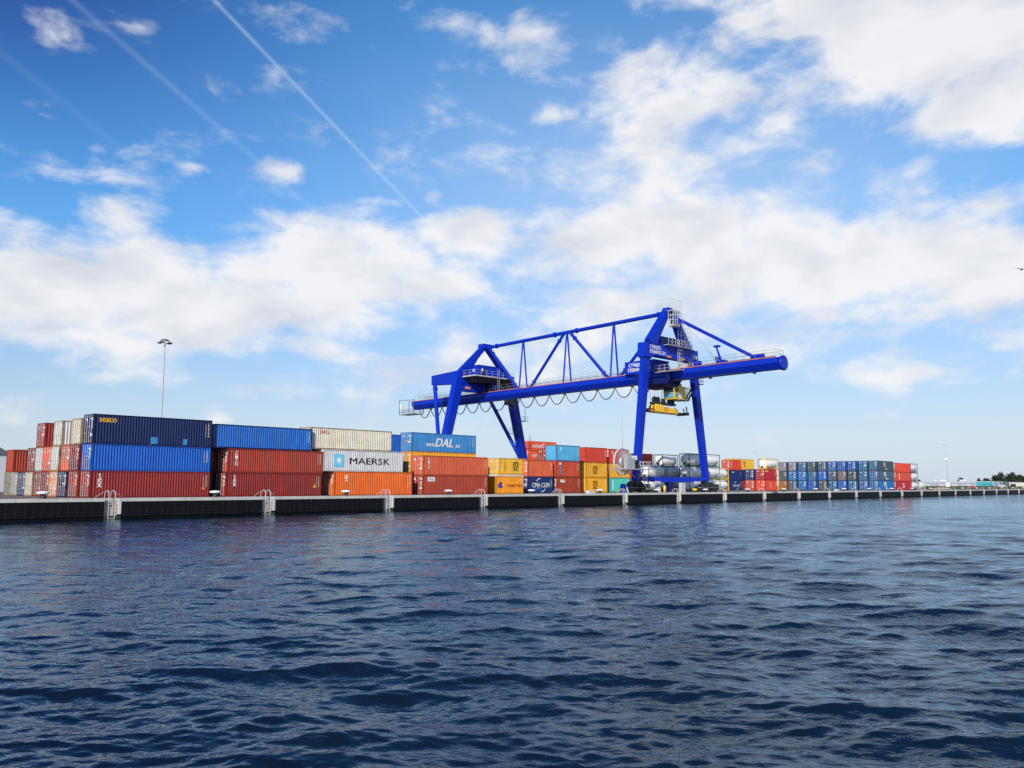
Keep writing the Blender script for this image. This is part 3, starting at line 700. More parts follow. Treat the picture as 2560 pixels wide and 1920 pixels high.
for k in range(5):
    H = (H0, H0, H1, H1, H0)[k]
    c = container(179.1, 160.0, .02+sum((H0,H0,H1,H1,H0)[:k]), S40, H, 'hamb', ('orange red container at the bottom of the tall rear stack','orange red container second from the bottom of the tall rear stack','orange red container in the middle of the tall rear stack','orange red container with white lettering cut short, second from the top of the tall stack','orange red container with white lettering, topmost of the tall rear stack')[k], plain=(k == 4), warn=False)
    if k > 2: logo(c, 'mark_white', lambda m: letters(m, 'HAMBURG', 4.0, H*.47, .95, 5.0, bold=.02), lambda m: arc(m, 6.2, H*.42, .85, 110, 30, .2))
container(115.4, 90.0, .02+2*H0, S20, H0, 'vermil', 'red container on the third tier, above the upper yellow one', plain=True)
c = container(115.5, 90.0, .02+H0, S20, H0, 'gold', 'pale yellow container with black lettering, second tier under a red one', plain=True)
logo(c, 'mark_black', lambda m: MSC(m, 2.6, 1.30, 1.15)); logo(c, 'mark_brown', lambda m: rect(m, .62, .68, .5, 2.1), name='stencil')
c = container(115.45, 90.0, .02, S20, H0, 'gold', 'yellow container with black lettering on the ground under another yellow one', plain=True)
logo(c, 'mark_black', lambda m: MSC(m, 2.6, 1.30, 1.15)); logo(c, 'mark_brown', lambda m: rect(m, .62, .68, .5, 2.1), name='stencil')
c = container(123.6, 91.0, .02+2*H0, S20, H0, 'vermil', 'red container on the third tier behind the cable reel', end='end3')
logo(c, 'mark_white', lambda m: rect(m, .85, 1.15, 1.65, 2.2), name='label_plate')
container(123.65, 91.0, .02+H0, S20, H0, 'gold', 'yellow container on the second tier behind the cable reel', end='end2')
c = container(123.66, 91.0, .02, S20, H0, 'teal', 'turquoise container on the ground behind the crane wheels', end='end3')
logo(c, 'mark_white', lambda m: rect(m, .72, 1.05, .42, 2.15), name='label_strip')
c = container(144.9, 100.0, .02+2*H0, S20, H0, 'vermil', 'red container on the third tier right of the waterside crane leg', end='end2')
logo(c, 'mark_white', lambda m: rect(m, 1.4, 1.55, 1.2, 2.2), name='label_strip')
for k in range(2): container(144.9, 100.0, .02+k*H0, S20, H0, ('brick','brick2')[k], ('dark red container on the ground behind the white tanks','brick red container behind the white tanks, under the vermilion one')[k], side=False, warn=False)
# --- right of the tanks
for k, (col, lab) in enumerate((('navy2','navy container on the ground with small white lettering, right of the yellow framed tanks'),('navy2','navy container in the second tier with a small pale plate'),('vermil','red container on the third tier in front of the yellow one'))):
    c = container(198.6, 108.0, .02+k*H0, S20, H0, col, lab, plain=(k < 2), end='end2')
    if k == 0: logo(c, 'mark_white', lambda m: letters(m, 'CMA CGM', 3.0, 1.2, .62, 3.6, bold=.03), lambda m: arc(m, 3.1, 1.25, 1.0, 148, 88, .16), lambda m: arc(m, 3.1, 1.2, 1.0, -32, -92, .16))
    if k == 1: logo(c, 'mark_white', lambda m: rect(m, .9, 2.0, 1.95, 2.15), name='label_plate')
    if k == 2: logo(c, 'mark_white', lambda m: rect(m, .5, .7, .5, 2.3), name='label_strip')
c = container(207.3, 112.0, .02+2*H0+.3, S40, H1, 'yellow', 'long yellow container on the third tier with sideways dark lettering', plain=True, warn=False)
logo(c, 'mark_brown', lambda m: (letters(m, 'm', 6.6, 1.9, 1.0, .7, bold=.06, rot=1), letters(m, 'sc', 6.6, 1.0, .75, .7, bold=.06, rot=1)))
container(207.3, 112.0, .02+H0, S40, H1, 'navy', 'long navy container under the yellow one', warn=False, side=False)
container(207.3, 112.0, .02, S40, H0, 'brick', 'dark red container on the ground at the back under the long navy one', warn=False, side=False)
container(190.5, 97.3, .02+H0, S20, H0, 'navy2', 'navy container door end with white marks, above the red door end', end='end2', warn=False)
container(190.55, 97.3, .02, S20, H0, 'vermil', 'red container door end on the ground under the navy door end', end='end2')
c = container(190.7, 94.6, .02+H0, S20, H0, 'crimson', 'red container in the second tier with a yellow strip at its upper left', end='end3')
logo(c, 'mark_yellow', lambda m: rect(m, .25, 1.9, 1.95, 2.25), name='label_strip')
c = container(190.8, 94.6, .02, S20, H0, 'vermil', 'red container on the ground with sideways pale yellow lettering', end='end3')
logo(c, 'mark_gold', lambda m: (letters(m, 'm', 2.9, 1.65, .75, .62, bold=.06, rot=1), letters(m, 'sc', 2.9, .95, .6, .62, bold=.06, rot=1)))
# --- blue block, doors towards the camera's left
PY10 = [85.14, 87.95, 91.0, 93.85, 96.6, 99.45, 102.5, 105.4, 108.35, 111.3]
PC = [['pilblue','pilblue','pilteal','pilroyal','pilteal','pilslate','pilroyal','pilblue','pilgrey','ochre'],
      ['pilgrey','pilteal','pilslate','brownwash','pilgrey','pilroyal','pilteal','pilblue','pilblue','pilslate'],
      ['pilslate','pilteal','pilroyal','pilroyal','pilblue','pilgrey','pilslate','pilteal','palewash','palewash']]
PN = dict(pilblue='blue',pilteal='teal blue',pilroyal='royal blue',pilslate='slate grey',pilgrey='grey blue',brownwash='brown stained',ochre='rust orange',palewash='faded grey')
def pil(m):
    letters(m, 'P', 5.3, 1.70, 1.15, 1.5, bold=.12); letters(m, 'I', 6.0, 1.2, 1.0, .7, bold=.12, shear=-.3); letters(m, 'L', 6.8, .85, 1.0, 1.9, bold=.13)
for t in range(3):
    for i in range(10):
        col = PC[t][i]; tier = ('bottom','middle','top')[t]
        lab = '%s container end in the %s tier of the blue block, %s column from left' % (PN[col], tier, ORD[9-i])
        if i == 0: lab = ('blue container showing its whole side and a white emblem, bottom of the blue block','grey blue container showing its whole side and a white emblem, middle tier','slate container showing its whole side and a gold emblem, top tier')[t]
        body = 'pilgrey' if col in ('palewash', 'brownwash') else col
        c = container(238.2+random.uniform(-.12,.12), PY10[i], .02+t*2.70, S40, 2.69, body, lab, end=('end','end3','end2')[(i*7+t*3) % 3], side=False, warn=False, doorcol=('pilteal' if (i == 0 and t == 2) else ('pilblue' if (i == 0 and t == 1) else col)))
        if i == 0: logo(c, 'mark_gold' if t == 2 else 'mark_white', pil, name='emblem')
for t, (col, lab) in enumerate((('crimson','dark red container on the ground with white S mark, right of the blue block'),('tomato','red container with one tall white stripe, middle tier right of the blue block'),('vermil','red container on the top tier right of the blue block'))):
    c = container(252.4, YA, .02+t*H0, S40, H0, col, lab, end='end3', warn=False)
    if t == 0: logo(c, 'mark_white', lambda m: letters(m, 'S', 5.7, 1.45, 1.1, 1.3, bold=.09), lambda m: rect(m, 5.0, 6.5, .72, .9))
    if t == 1: logo(c, 'mark_white', lambda m: rect(m, 2.3, 2.75, .35, 2.2), name='label_strip')
    if t == 2: logo(c, 'mark_orange', lambda m: rect(m, .9, 1.15, .9, 2.1), name='label_strip')

# ------------------------------------------------------------------ tank containers
TM = {}
def tank_meshes():
    L, H = S20, H0
    fr = MB()
    for x in (0, L-.14):
        for y in (0, W-.14): fr.box(x+.01, x+.125, y+.01, y+.125, 0, H)
        fr.box(x+.01, x+.13, .142, W-.142, .02, .15); fr.box(x+.01, x+.13, .142, W-.142, H-.13, H-.01)
        for (ya, za, yb, zb) in ((.1,.15,.75,.02),(W-.1,.15,W-.75,.02)): pass
    for y in (.01, W-.13):
        fr.box(.142, L-.142, y+.02, y+.10, .04, .15); fr.box(.142, L-.142, y+.02, y+.10, H-.10, H-.02)
    for x in (.16, L-.16):
        for s in (1, -1):
            fr.beam((x, W/2-s*(W/2-.1), H-.15), (x, W/2-s*.75, H-.12), .06, .10); fr.beam((x, W/2-s*(W/2-.1), .55), (x, W/2-s*.55, .12), .06, .10)
    t = MB(); cx = (0, W/2, 1.32)
    t.lathe([(.05,.17),(.70,.20),(1.0,.28),(1.13,.42),(1.17,.60),(1.175,L-.60),(1.13,L-.42),(1.0,L-.28),(.70,L-.20),(.05,L-.17)], 28, cx, 'X')
    sm = MB()
    for x in (1.35, 2.55, 3.75, 4.7): sm.lathe([(1.172,x-.02),(1.184,x-.012),(1.184,x+.012),(1.172,x+.02)], 28, cx, 'X')
    pl = MB(); a0 = R(200)
    for u0, u1 in ((4.55, 5.25),):
        P = []
        for u in (u0, u1):
            for a in (R(196), R(222)): P.append((u, W/2+1.19*math.cos(a), 1.32+1.19*math.sin(a)))
        pl.add(P, [(0,1,3,2)])
    pl.add([(.13,.95,.42),(.13,1.5,.42),(.13,1.5,.78),(.13,.95,.78)], [(0,3,2,1)])
    wk = MB(); wk.box(1.2, 4.8, .75, 1.1, H-.08, H-.04); wk.box(2.8, 3.3, 1.1, 1.6, H-.16, H-.02)
    la = MB()
    for y in (1.75, 2.1): la.tube((.06,y,.2), (.06,y,H-.15), .022, 5)
    for k in range(7): la.tube((.06,1.75,.4+.3*k), (.06,2.1,.4+.3*k), .018, 5)
    sd_ = MB()
    for x in (.75, L-.95): sd_.box(x, x+.2, .45, W-.45, .12, .42)
    return dict(frame=fr.mesh('frame'), tank=t.mesh('tank_shell','tank_white'), seam=sm.mesh('seam_bands','galv_pale'), placard=pl.mesh('placard','placard'), walkway=wk.mesh('walkway','galv'), ladder=la.mesh('ladder','galv'), saddle=sd_.mesh('saddle'))
TM = tank_meshes()
def tank(x, y, z, fcol, label, mark=False):
    root = empty('tank_container', (x,y,z), label, 'tank container', 'white tank containers')
    link('frame', TM['frame'], root, fcol); s = link('tank_shell', TM['tank'], root); link('seam_bands', TM['seam'], s)
    link('placard', TM['placard'], root); link('walkway', TM['walkway'], root); link('ladder', TM['ladder'], root); link('saddle', TM['saddle'], root, fcol)
    if mark:
        m = MB()
        P = []
        for i in range(20):
            a = 2*math.pi*i/20
            for r in (.26, .34):
                xx = 3.0+r*math.cos(a); zz = r*math.sin(a); th = math.asin(zz/1.19)-.15
                P.append((xx, W/2-1.19*math.cos(th), 1.32+1.19*math.sin(th)))
        m.add(P, [(2*i, 2*i+1, (2*i+3) % 40, (2*i+2) % 40) for i in range(20)]); m.build('ring_mark', 'mark_red', root)
    return root
TZ = [.02, .02+2.62, .02+2*2.62]
tank(142.0, 95.0, TZ[1], 'tank_green', 'white tank in a green frame, second tier just right of the waterside crane leg')
tank(141.9, 95.0, TZ[0], 'tank_green', 'white tank in a green frame on the ground behind the yellow post')
tank(151.8, 97.0, TZ[1], 'tank_green', 'shaded white tank in the middle of the second tier of tanks')
tank(151.8, 97.0, TZ[0], 'tank_green', 'white tank on the ground behind the blue crane foot')
tank(154.9, 100.0, TZ[2], 'tank_dark', 'white tank in a dark frame, left one on the top tier')
tank(154.9, 100.0, TZ[1], 'tank_dark', 'white tank at the back of the second tier under the dark framed one')
tank(154.9, 100.0, TZ[0], 'tank_dark', 'white tank at the back on the ground under the dark framed one')
for k in range(3):
    tank(152.4, 92.0, TZ[k], 'tank_green', ('white tank on the ground showing its ladder end, left of the right crane leg','white tank in the second tier showing its ladder end','white tank on the top tier showing its door end beside the right crane leg')[k])
    tank(158.75, 92.0, TZ[k], 'tank_green', ('white tank on the ground right of the crane bogie, green frame','white tank in the second tier right of the right crane leg','white tank on the top tier right of the right crane leg')[k])
for k in range(2): tank(174.3, 98.5, TZ[k], 'yellow_paint', ('white tank in a yellow frame on the ground left of the navy containers','white tank in a yellow frame with a red ring mark, second tier')[k], mark=(k == 1))
tank(192.2, 94.8, .02+2*H0, 'yellow_paint', 'white tank in a yellow frame with a red ring, on top of the red containers', mark=True)
for k in range(3): tank(196.9, 96.95, TZ[k], ('yellow_paint','yellow_paint','tank_violet')[k], ('white tank sliver in a yellow frame on the ground beside the blue block','white tank sliver in a yellow frame, second tier beside the blue block','white tank sliver in a dark frame, top tier beside the blue block')[k])
for k in range(3): tank(264.9, YA, TZ[k], 'tank_violet', ('white tank on the ground right of the red stack','white tank in a dark violet frame, second tier right of the red stack','white tank in a dark violet frame, topmost right of the red stack')[k])
tank(271.6, YA, TZ[0], 'tank_pale', 'single white tank in a pale green frame standing right of the last stack')
# ------------------------------------------------------------------ gantry crane (built square in its own frame, then turned 2.3 degrees)
CO = (121.9, 84.03, 0.0)
def build_crane():
    th = R(2.3); c, s = math.cos(th), math.sin(th)
    root = empty('gantry_crane', (c*CO[0]+s*CO[1], -s*CO[0]+c*CO[1], 0), 'huge blue rail mounted gantry crane over the container yard', 'gantry crane', None, -th)
    cx, yn, yf = CO[0], CO[1], 131.0
    def put(mb, name, mat, parent=root): return mb.build(name, mat, parent, CO)
    # --- waterside frame
    for sgn, xb, xt in ((-1, 111.75, 114.85), (1, 132.45, 128.95)):
        m = MB(); m.beam((xb, yn, 1.95), (xt, yn, 22.6), 1.15, .85, 1.55, 1.0); m.box(xt-.95, xt+.95, yn-.62, yn+.62, 22.45, 22.62)
        put(m, 'leg', 'crane_blue')
    m = MB(); yl, yr = 113.75, 129.75
    P = [(yl,22.62),(yl+2.1,22.62),(yl+2.5,23.05),(yr-2.5,23.05),(yr-2.1,22.62),(yr,22.62),(yr-.25,25.05),(yl+.1,25.05)]
    m.prism(P, yn-.8, yn+.8)
    for x in (yl+.25, yl+1.3, yr-.4): m.prism([(x-.2,25.05),(x+.2,25.05),(x,25.4)], yn-.78, yn-.70)
    port = put(m, 'portal_beam', 'crane_blue')
    t = MB(); letters(t, 'CTVREDE -', 116.75, 24.40, .62, 3.4, y=yn-.83, bold=.03); letters(t, 'STEINWEG B.V.', 117.4, 23.62, .62, 4.7, y=yn-.83, bold=.03); letters(t, 'v', 116.15, 24.92, .2, y=yn-.83, bold=.05)
    put(t, 'lettering', 'mark_white', port)
    t = MB(); letters(t, 'Künz', 128.55, 24.05, .62, 1.55, y=yn-.83, bold=.06); put(t, 'lettering', 'mark_white', port)
    for x in (120.5, 124.6):
        t = MB(); t.box(x-.55, x+.55, yn-.90, yn-.82, 23.07, 23.38); put(t, 'warning_plate', 'mark_orange', port)
    m = MB()
    m.prism([(112.3,2.25),(114.2,1.98),(118.5,1.84),(125.7,1.84),(130,1.98),(132,2.25),(132,2.72),(112.3,2.72)], yn-.42, yn+.42)
    put(m, 'sill_beam', 'crane_blue')
    m = MB(); m.hexa([(120.6,yn-.35,.25),(122.4,yn-.35,.25),(122.4,yn+.35,.25),(120.6,yn+.35,.25),(120.5,yn-.35,1.84),(121.9,yn-.35,1.84),(121.9,yn+.35,1.84),(120.5,yn+.35,1.84)]); put(m, 'storm_anchor', 'crane_blue_dark')
    for x, zz in ((116.6, 1.95), (128.6, 1.95)):
        m = MB(); m.box(x-.65, x+.65, yn-.95, yn-.44, 1.55, 2.0); put(m, 'lamp_box', 'galv_pale')
    m = MB(); m.lathe([(.22,.12),(.24,.9),(.20,1.25),(.05,1.3)], 12, (118.0, yn-1.2, 0)); put(m, 'marker_post', 'yellow_paint')
    for bx in ((122.9, 124.0, 1.75), (116.4, 116.8, 1.0)):
        m = MB(); m.box(bx[0], bx[1], yn-1.3, yn-.7, .12, bx[2]); put(m, 'switch_cabinet', 'galv_pale')
    # --- bogies
    for xc, yy in ((111.6, yn), (132.6, yn), (109.3, yf), (135.1, yf)):
        b = MB()
        b.prism([(xc-3.6,.55),(xc+3.6,.55),(xc+3.5,.95),(xc+2.2,1.25),(xc+1.1,1.95),(xc-1.1,1.95),(xc-2.2,1.25),(xc-3.5,.95)], yy-.42, yy+.42)
        for k in (-2.2, 2.2): b.prism([(xc+k-1.6,.28),(xc+k+1.6,.28),(xc+k+1.2,.75),(xc+k+.3,1.1),(xc+k-.3,1.1),(xc+k-1.2,.75)], yy-.55, yy+.55)
        b.box(xc+3.0, xc+3.7, yy-.3, yy+.3, .95, 1.5); b.box(xc-.7, xc-.2, yy-.7, yy-.44, .9, 1.7); b.box(xc+.5, xc+1.0, yy-.75, yy-.44, .9, 1.5)
        bo = put(b, 'bogie', 'dark_steel')
        for k in (-3.1, -1.35, 1.35, 3.1):
            w = MB(); w.lathe([(.36,-.08),(.36,-.05),(.30,-.05),(.30,.05),(.36,.05),(.36,.08)], 18, (xc+k, yy, .40), 'Y'); put(w, 'wheel', 'rail_rust', bo)
        h = MB(); h.tube((xc-3.9, yy-.8, .95), (xc+4.2, yy-.8, .95), .03, 5); h.box(xc-3.9, xc-3.0, yy-.86, yy-.80, .85, 1.0)
        put(h, 'guard_rail', 'galv', bo)
        e = MB(); e.box(xc-3.95, xc-3.65, yy-.35, yy+.35, .4, .8); e.box(xc+3.75, xc+4.0, yy-.35, yy+.35, .4, .8); put(e, 'buffer', 'yellow_paint', bo)
    m = MB(); m.lathe([(.10,-.35),(.36,-.3),(.40,0),(.36,.3),(.10,.35)], 14, (107.1, yn-1.0, 1.15), 'Y'); m.box(106.9, 107.3, yn-1.2, yn-.8, .1, .8); put(m, 'cable_guide', 'crane_blue')
    m = MB(); m.beam((107.6, yn-1.1, 1.35), (108.3, yn-1.1, .15), .16, .16); put(m, 'guide_arm', 'mark_white')
    # --- landside frame: box legs, raking tubes behind them
    for sgn in (-1, 1):
        xb, xt = cx+sgn*12.9, cx+sgn*7.05
        m = MB(); m.beam((xb, yf, 1.95), (xt, yf, 24.3), 1.5, 1.2, 2.0, 1.5); put(m, 'leg', 'crane_blue')
        m = MB(); m.path([(xb+(xt-xb)*.2, yf+.5, 6.4), (xt-(xt-xb)*.03, yf+7.9, 22.6)], .42, 14); m.tube((xt-(xt-xb)*.06, yf+7.4, 21.3), (xt-(xt-xb)*.055, yf+7.55, 21.6), .55, 14); put(m, 'raking_tube', 'crane_blue')
        m = MB(); m.hexa([(xt-.75,yf-.9,21.9),(xt+.75,yf-.9,21.9),(xt+.6,yf+8.5,22.3),(xt-.6,yf+8.5,22.3),(xt-.8,yf-.9,24.7),(xt+.8,yf-.9,24.7),(xt+.6,yf+8.5,24.3),(xt-.6,yf+8.5,24.3)]); put(m, 'top_beam', 'crane_blue')
        m = MB(); m.beam((xt, yf, 24.2), (cx+sgn*.5, yf, 30.3), 1.3, 1.2, 1.0, 1.0); put(m, 'tower_leg', 'crane_blue')
    m = MB(); m.prism([(cx-8.2,20.9),(cx-7.4,20.5),(cx+7.4,20.5),(cx+8.2,20.9),(cx+7.6,22.5),(cx-7.6,22.5)], yf-.8, yf+.8); p2 = put(m, 'portal_beam', 'crane_blue')
    t = MB(); t.box(115.6, 117.0, yf-.88, yf-.82, 20.95, 21.4); put(t, 'warning_plate', 'mark_orange', p2)
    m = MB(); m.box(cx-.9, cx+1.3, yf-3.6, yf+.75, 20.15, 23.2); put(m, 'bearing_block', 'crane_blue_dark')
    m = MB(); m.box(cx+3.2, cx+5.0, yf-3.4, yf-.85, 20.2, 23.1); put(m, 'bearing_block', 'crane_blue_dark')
    m = MB(); m.box(cx-1.2, cx+1.2, yf-.9, yf+.9, 29.9, 31.0); m.tube((cx-1.3, yf-.2, 30.5), (cx+1.3, yf-.2, 30.5), .5, 12); put(m, 'tower_head', 'crane_blue')
    # machine house on its platform
    m = MB(); m.box(114.9, 126.2, 126.3, 131.9, 23.32, 23.5); m.hexa([(116.2,127.2,22.2),(125.4,127.2,22.2),(125.4,131,22.2),(116.2,131,22.2),(115.0,126.4,23.31),(126.1,126.4,23.31),(126.1,131.8,23.31),(115.0,131.8,23.31)]); pf = put(m, 'platform', 'dark_steel')
    m = MB(); m.box(114.88, 126.22, 126.22, 126.3, 23.25, 23.52); m.box(114.8, 114.88, 126.22, 131.9, 23.25, 23.52); put(m, 'platform_edge', 'galv_pale', pf)
    m = MB(); railing(m, [(114.9,131.5,23.5),(114.9,126.35,23.5),(126.1,126.35,23.5),(126.1,131.5,23.5)]); put(m, 'railing', 'galv_pale', pf)
    m = MB(); m.box(116.9, 124.6, 127.6, 131.4, 23.5, 25.75); m.box(116.8, 124.7, 127.5, 131.5, 25.75, 25.83)
    for k in range(15): m.box(117.2+k*.5, 117.25+k*.5, 127.57, 127.6, 23.6, 25.7)
    mh = put(m, 'machine_house', 'crane_blue')
    m = MB(); m.box(117.9, 118.7, 127.53, 127.59, 23.55, 25.3); put(m, 'door', 'crane_blue_dark', mh)
    m = MB(); m.lathe([(.25,0),(.25,.3),(.05,.7)], 10, (117.4, 126.9, 24.4)); m.lathe([(.25,0),(.25,.3),(.05,.7)], 10, (115.6, 127.6, 24.2)); put(m, 'vent_cowl', 'galv_pale', mh)
    m = MB()
    for yy in (126.2, 126.2):
        for xx in (120.9, 121.45): m.tube((xx, 126.05, 20.3), (xx, 126.05, 25.2), .05, 5)
    for k in range(12): m.tube((120.9,126.05,20.5+.4*k), (121.45,126.05,20.5+.4*k), .03, 5)
    put(m, 'access_ladder', 'galv_pale')
    # --- main girder (a shade lower at the landward end)
    y0, y1 = 63.2, 154.3
    gz = lambda y: 21.15-(y-63)*.0105
    m = MB(); prof = [(-1.15,0),(-1.32,-.12),(-1.32,-.88),(-.62,-1.80),(.62,-1.80),(1.32,-.88),(1.32,-.12),(1.15,0)]
    vs = [(cx+x, y, gz(y)+z) for y in (y0, y1) for x, z in prof]; n = 8
    m.add(vs, [tuple(range(n)), tuple(reversed(range(n,2*n)))]+[(i,i+n,(i+1)%n+n,(i+1)%n) for i in range(n)])
    gd = put(m, 'main_girder', 'crane_blue')
    m = MB(); m.lathe([(1.0,-.45),(1.20,-.45),(1.20,-.02),(1.16,0),(1.0,.02)], 10, (cx, y0, gz(y0)-.86), 'Y'); put(m, 'end_plate', 'crane_blue', gd)
    m = MB()
    for sx in (-1.2, 1.2): m.beam((cx+sx, y0+.3, gz(y0)+.075), (cx+sx, y1-1, gz(y1)+.075), .13, .13)
    put(m, 'trolley_rail', 'rail_orange', gd)
    m = MB()
    for sx in (-1.0, -.72): m.beam((cx+sx, y0+6, gz(y0)-1.86+.0), (cx+sx, y1-4, gz(y1)-1.86), .07, .09)
    put(m, 'cable_track', 'dark_steel', gd)
    for k in range(11):
        y = 68+k*8.1; m = MB(); m.lathe([(.34,-.26),(.26,-.10),(.10,0)], 12, (cx+.15, y, gz(y)-1.80)); put(m, 'floodlight', 'galv_pale', gd)
    m = MB()
    for sx in (-1.22, 1.22):
        a, b = (cx+sx, y0+.3, gz(y0)+.15), (cx+sx, 79.5, gz(79.5)+.15)
        railing(m, [a, b], 1.05, 1.8, .022)
        railing(m, [(cx+sx, 92.5, gz(92.5)+.15), (cx+sx, y1-1, gz(y1)+.15)], 1.05, 1.8, .022)
    railing(m, [(cx-1.22, y0+.3, gz(y0)+.15), (cx+1.22, y0+.3, gz(y0)+.15)], 1.05, 1.2, .022)
    put(m, 'walkway_railing', 'galv_grey', gd)
    m = MB(); m.tube((cx-1.0, 92.5, gz(92)+.5), (cx-1.0, 150, gz(150)+.5), .05, 5); m.tube((cx-.7, 64, gz(64)+.25), (cx-.7, 79, gz(79)+.25), .05, 5); put(m, 'service_pipe', 'dark_steel', gd)
    # landward end stage
    m = MB()
    ys, ye, zt = 152.6, 158.2, 17.3
    m.box(cx-1.9, cx+.9, ys, ye, zt, zt+.10)
    railing(m, [(cx-1.9,ys,zt+.1),(cx-1.9,ye,zt+.1),(cx+.9,ye,zt+.1),(cx+.9,ys,zt+.1)], 1.2, 1.4, .04)
    for sx in (-1.9, .9):
        for yy in (ys+.3, ye-.1): m.box(cx+sx-.06, cx+sx+.06, yy-.06, yy+.06, zt, gz(yy)+.6)
        m.beam((cx+sx, ys, gz(ys)+.3), (cx+sx, ye, gz(ye)+.5), .12, .12)
    stg = put(m, 'end_stage', 'galv_grey')
    m = MB(); m.box(cx-1.75, cx-.9, ye-.6, ye-.1, 18.4, 19.7); put(m, 'cabinet', 'mark_white', stg)
    m = MB(); railing(m, [(cx-1.3,152,gz(150)+.15),(cx-1.3,147,gz(147)+.15),(cx+1.3,147,gz(147)+.15)], 2.0, 1.0, .022, (.6,1.2,2.0)); put(m, 'railing', 'galv', stg)
    # festoon: cable loops hanging from carriers
    for k in range(16):
        ya = 152.0-4.045*k; yb = ya-4.045
        if yb < 85.5: break
        m = MB()
        for off in (-.12, 0, .12):
            P = []
            sag = 2.05-.03*k*.2
            for i in range(15):
                u = i/14; y = ya+(yb-ya)*u; P.append((cx-.86+off*.8, y+off*.5, gz(y)-1.92-sag*(1-(2*abs(u-.5))**2.2)))
            m.path(P, .075, 5, caps=False)
        fl = put(m, 'festoon_loop', 'cable')
        m = MB(); m.box(cx-1.02, cx-.70, yb-.2, yb+.2, gz(yb)-2.0, gz(yb)-1.84); put(m, 'carrier', 'dark_steel', fl)
    # --- truss over the girder
    zc = lambda y: 30.25+(128.5-y)/(128.5-84.5)*.95
    m = MB(); m.tube((cx, 130.6, zc(130.6)), (cx, 84.5, zc(84.5)), .36, 14)
    for y in (127.4, 110.9, 105.2, 86.2): m.tube((cx, y-.12, zc(y)), (cx, y+.12, zc(y)), .52, 14)
    put(m, 'top_chord', 'crane_blue')
    for y in (119.6, 107.7, 96.2):
        for sx in (-1, 1):
            m = MB(); m.tube((cx+sx*.12, y, zc(y)-.2), (cx+sx*1.15, y, gz(y)+.0), .17, 10); put(m, 'hanger', 'crane_blue')
    for ya, za, yb in ((108.6, None, 117.6), (106.8, None, 97.6), (129.6, None, 121.0), (132.0, None, 141.2), (84.6, None, 94.9)):
        z1 = zc(min(ya, 130.6))-.25; zb = gz(yb)
        m = MB(); A = Vector((cx, ya, z1)); B = Vector((cx, yb, zb+.05)); m.tube(A, B, .30, 12)
        for f in (.12, .88):
            p = A.lerp(B, f); dd = (B-A).normalized()*.1; m.tube(p-dd, p+dd, .44, 12)
        m.beam(B-Vector((0,0,.1)), B+Vector((0,0,.45)), .5, 1.1)
        put(m, 'diagonal', 'crane_blue')
    # --- waterside tower
    for sgn, xa, xt in ((-1, 116.2, cx-.75), (1, 127.1, cx+.95)):
        m = MB(); m.beam((xa, yn, 25.05), (xt, yn, 31.3), 2.0, 1.2, 1.2, .95); m.box(xa-1.5, xa+1.5, yn-.95, yn+.95, 25.05, 25.2); put(m, 'tower_leg', 'crane_blue')
    m = MB(); m.box(cx-1.0, cx+1.25, yn-.7, yn+.7, 30.9, 31.75); m.tube((cx-1.3, yn, 31.5), (cx+1.6, yn, 31.5), .45, 14); m.lathe([(.45,-.6),(.45,.6)], 16, (cx+.1, yn, 31.7), 'X'); put(m, 'tower_head', 'crane_blue')
    m = MB(); m.box(cx-1.5, cx+1.9, yn-1.3, yn+1.3, 31.25, 31.30); th_ = put(m, 'top_platform', 'galv')
    m = MB(); railing(m, [(cx-1.5,yn-1.3,31.3),(cx+1.9,yn-1.3,31.3),(cx+1.9,yn+1.3,31.3),(cx-1.5,yn+1.3,31.3),(cx-1.5,yn-1.3,31.3)], 2.1, .85, .018, (.55,1.1,2.1)); put(m, 'railing', 'galv_pale', th_)
    m = MB(); z0, z1 = 28.7, 31.2
    for x in (cx-1.5, cx-.9, cx-.3, cx+.3):
        for y in (yn-2.0, yn-.95): m.box(x-.045, x+.045, y-.045, y+.045, z0, z1)
    for z in (z0, 29.6, 30.4, z1): m.box(cx-1.55, cx+.35, yn-2.06, yn-1.96, z-.06, z+.06); m.box(cx-1.56, cx-1.45, yn-1.95, yn-.9, z-.06, z+.06)
    m.box(cx-1.55, cx+.35, yn-1.95, yn-.9, z0-.25, z0-.08); put(m, 'service_cage', 'galv_pale')
    m = MB()
    for a, b in (((cx+1.7,yn-.8,31.5),(126.6,yn-.8,25.2)),):
        for o in (0, .55): m.tube((a[0]+o,a[1],a[2]), (b[0]+o,b[1],b[2]), .035, 5)
        for k in range(17): 
            f = k/16; x = a[0]+(b[0]-a[0])*f; z = a[2]+(b[2]-a[2])*f; m.tube((x,a[1],z), (x+.55,a[1],z), .025, 5)
            if k % 2: m.path([(x,a[1],z),(x-.05,a[1]-.6,z),(x+.6,a[1]-.6,z),(x+.55,a[1],z)], .022, 4, caps=False)
    put(m, 'caged_ladder', 'galv')
    m = MB(); m.beam((cx, yn-.5, 30.6), (cx, 67.2, 21.3), .50, .55, .45, .5); m.prism([(cx-.3,20.9),(cx+.3,20.9),(cx+.3,22.1),(cx-.3,22.1)], 66.2, 68.4); put(m, 'boom_tie', 'crane_blue')
    m = MB()
    for ox, oy in ((-.5,0), (-.2,.4), (.25,.8), (.55,1.2)): m.tube((cx+ox, yn-1.0, 31.6), (cx+ox, 73.8+oy, 21.5), .024, 4)
    put(m, 'stay_wires', 'galv')
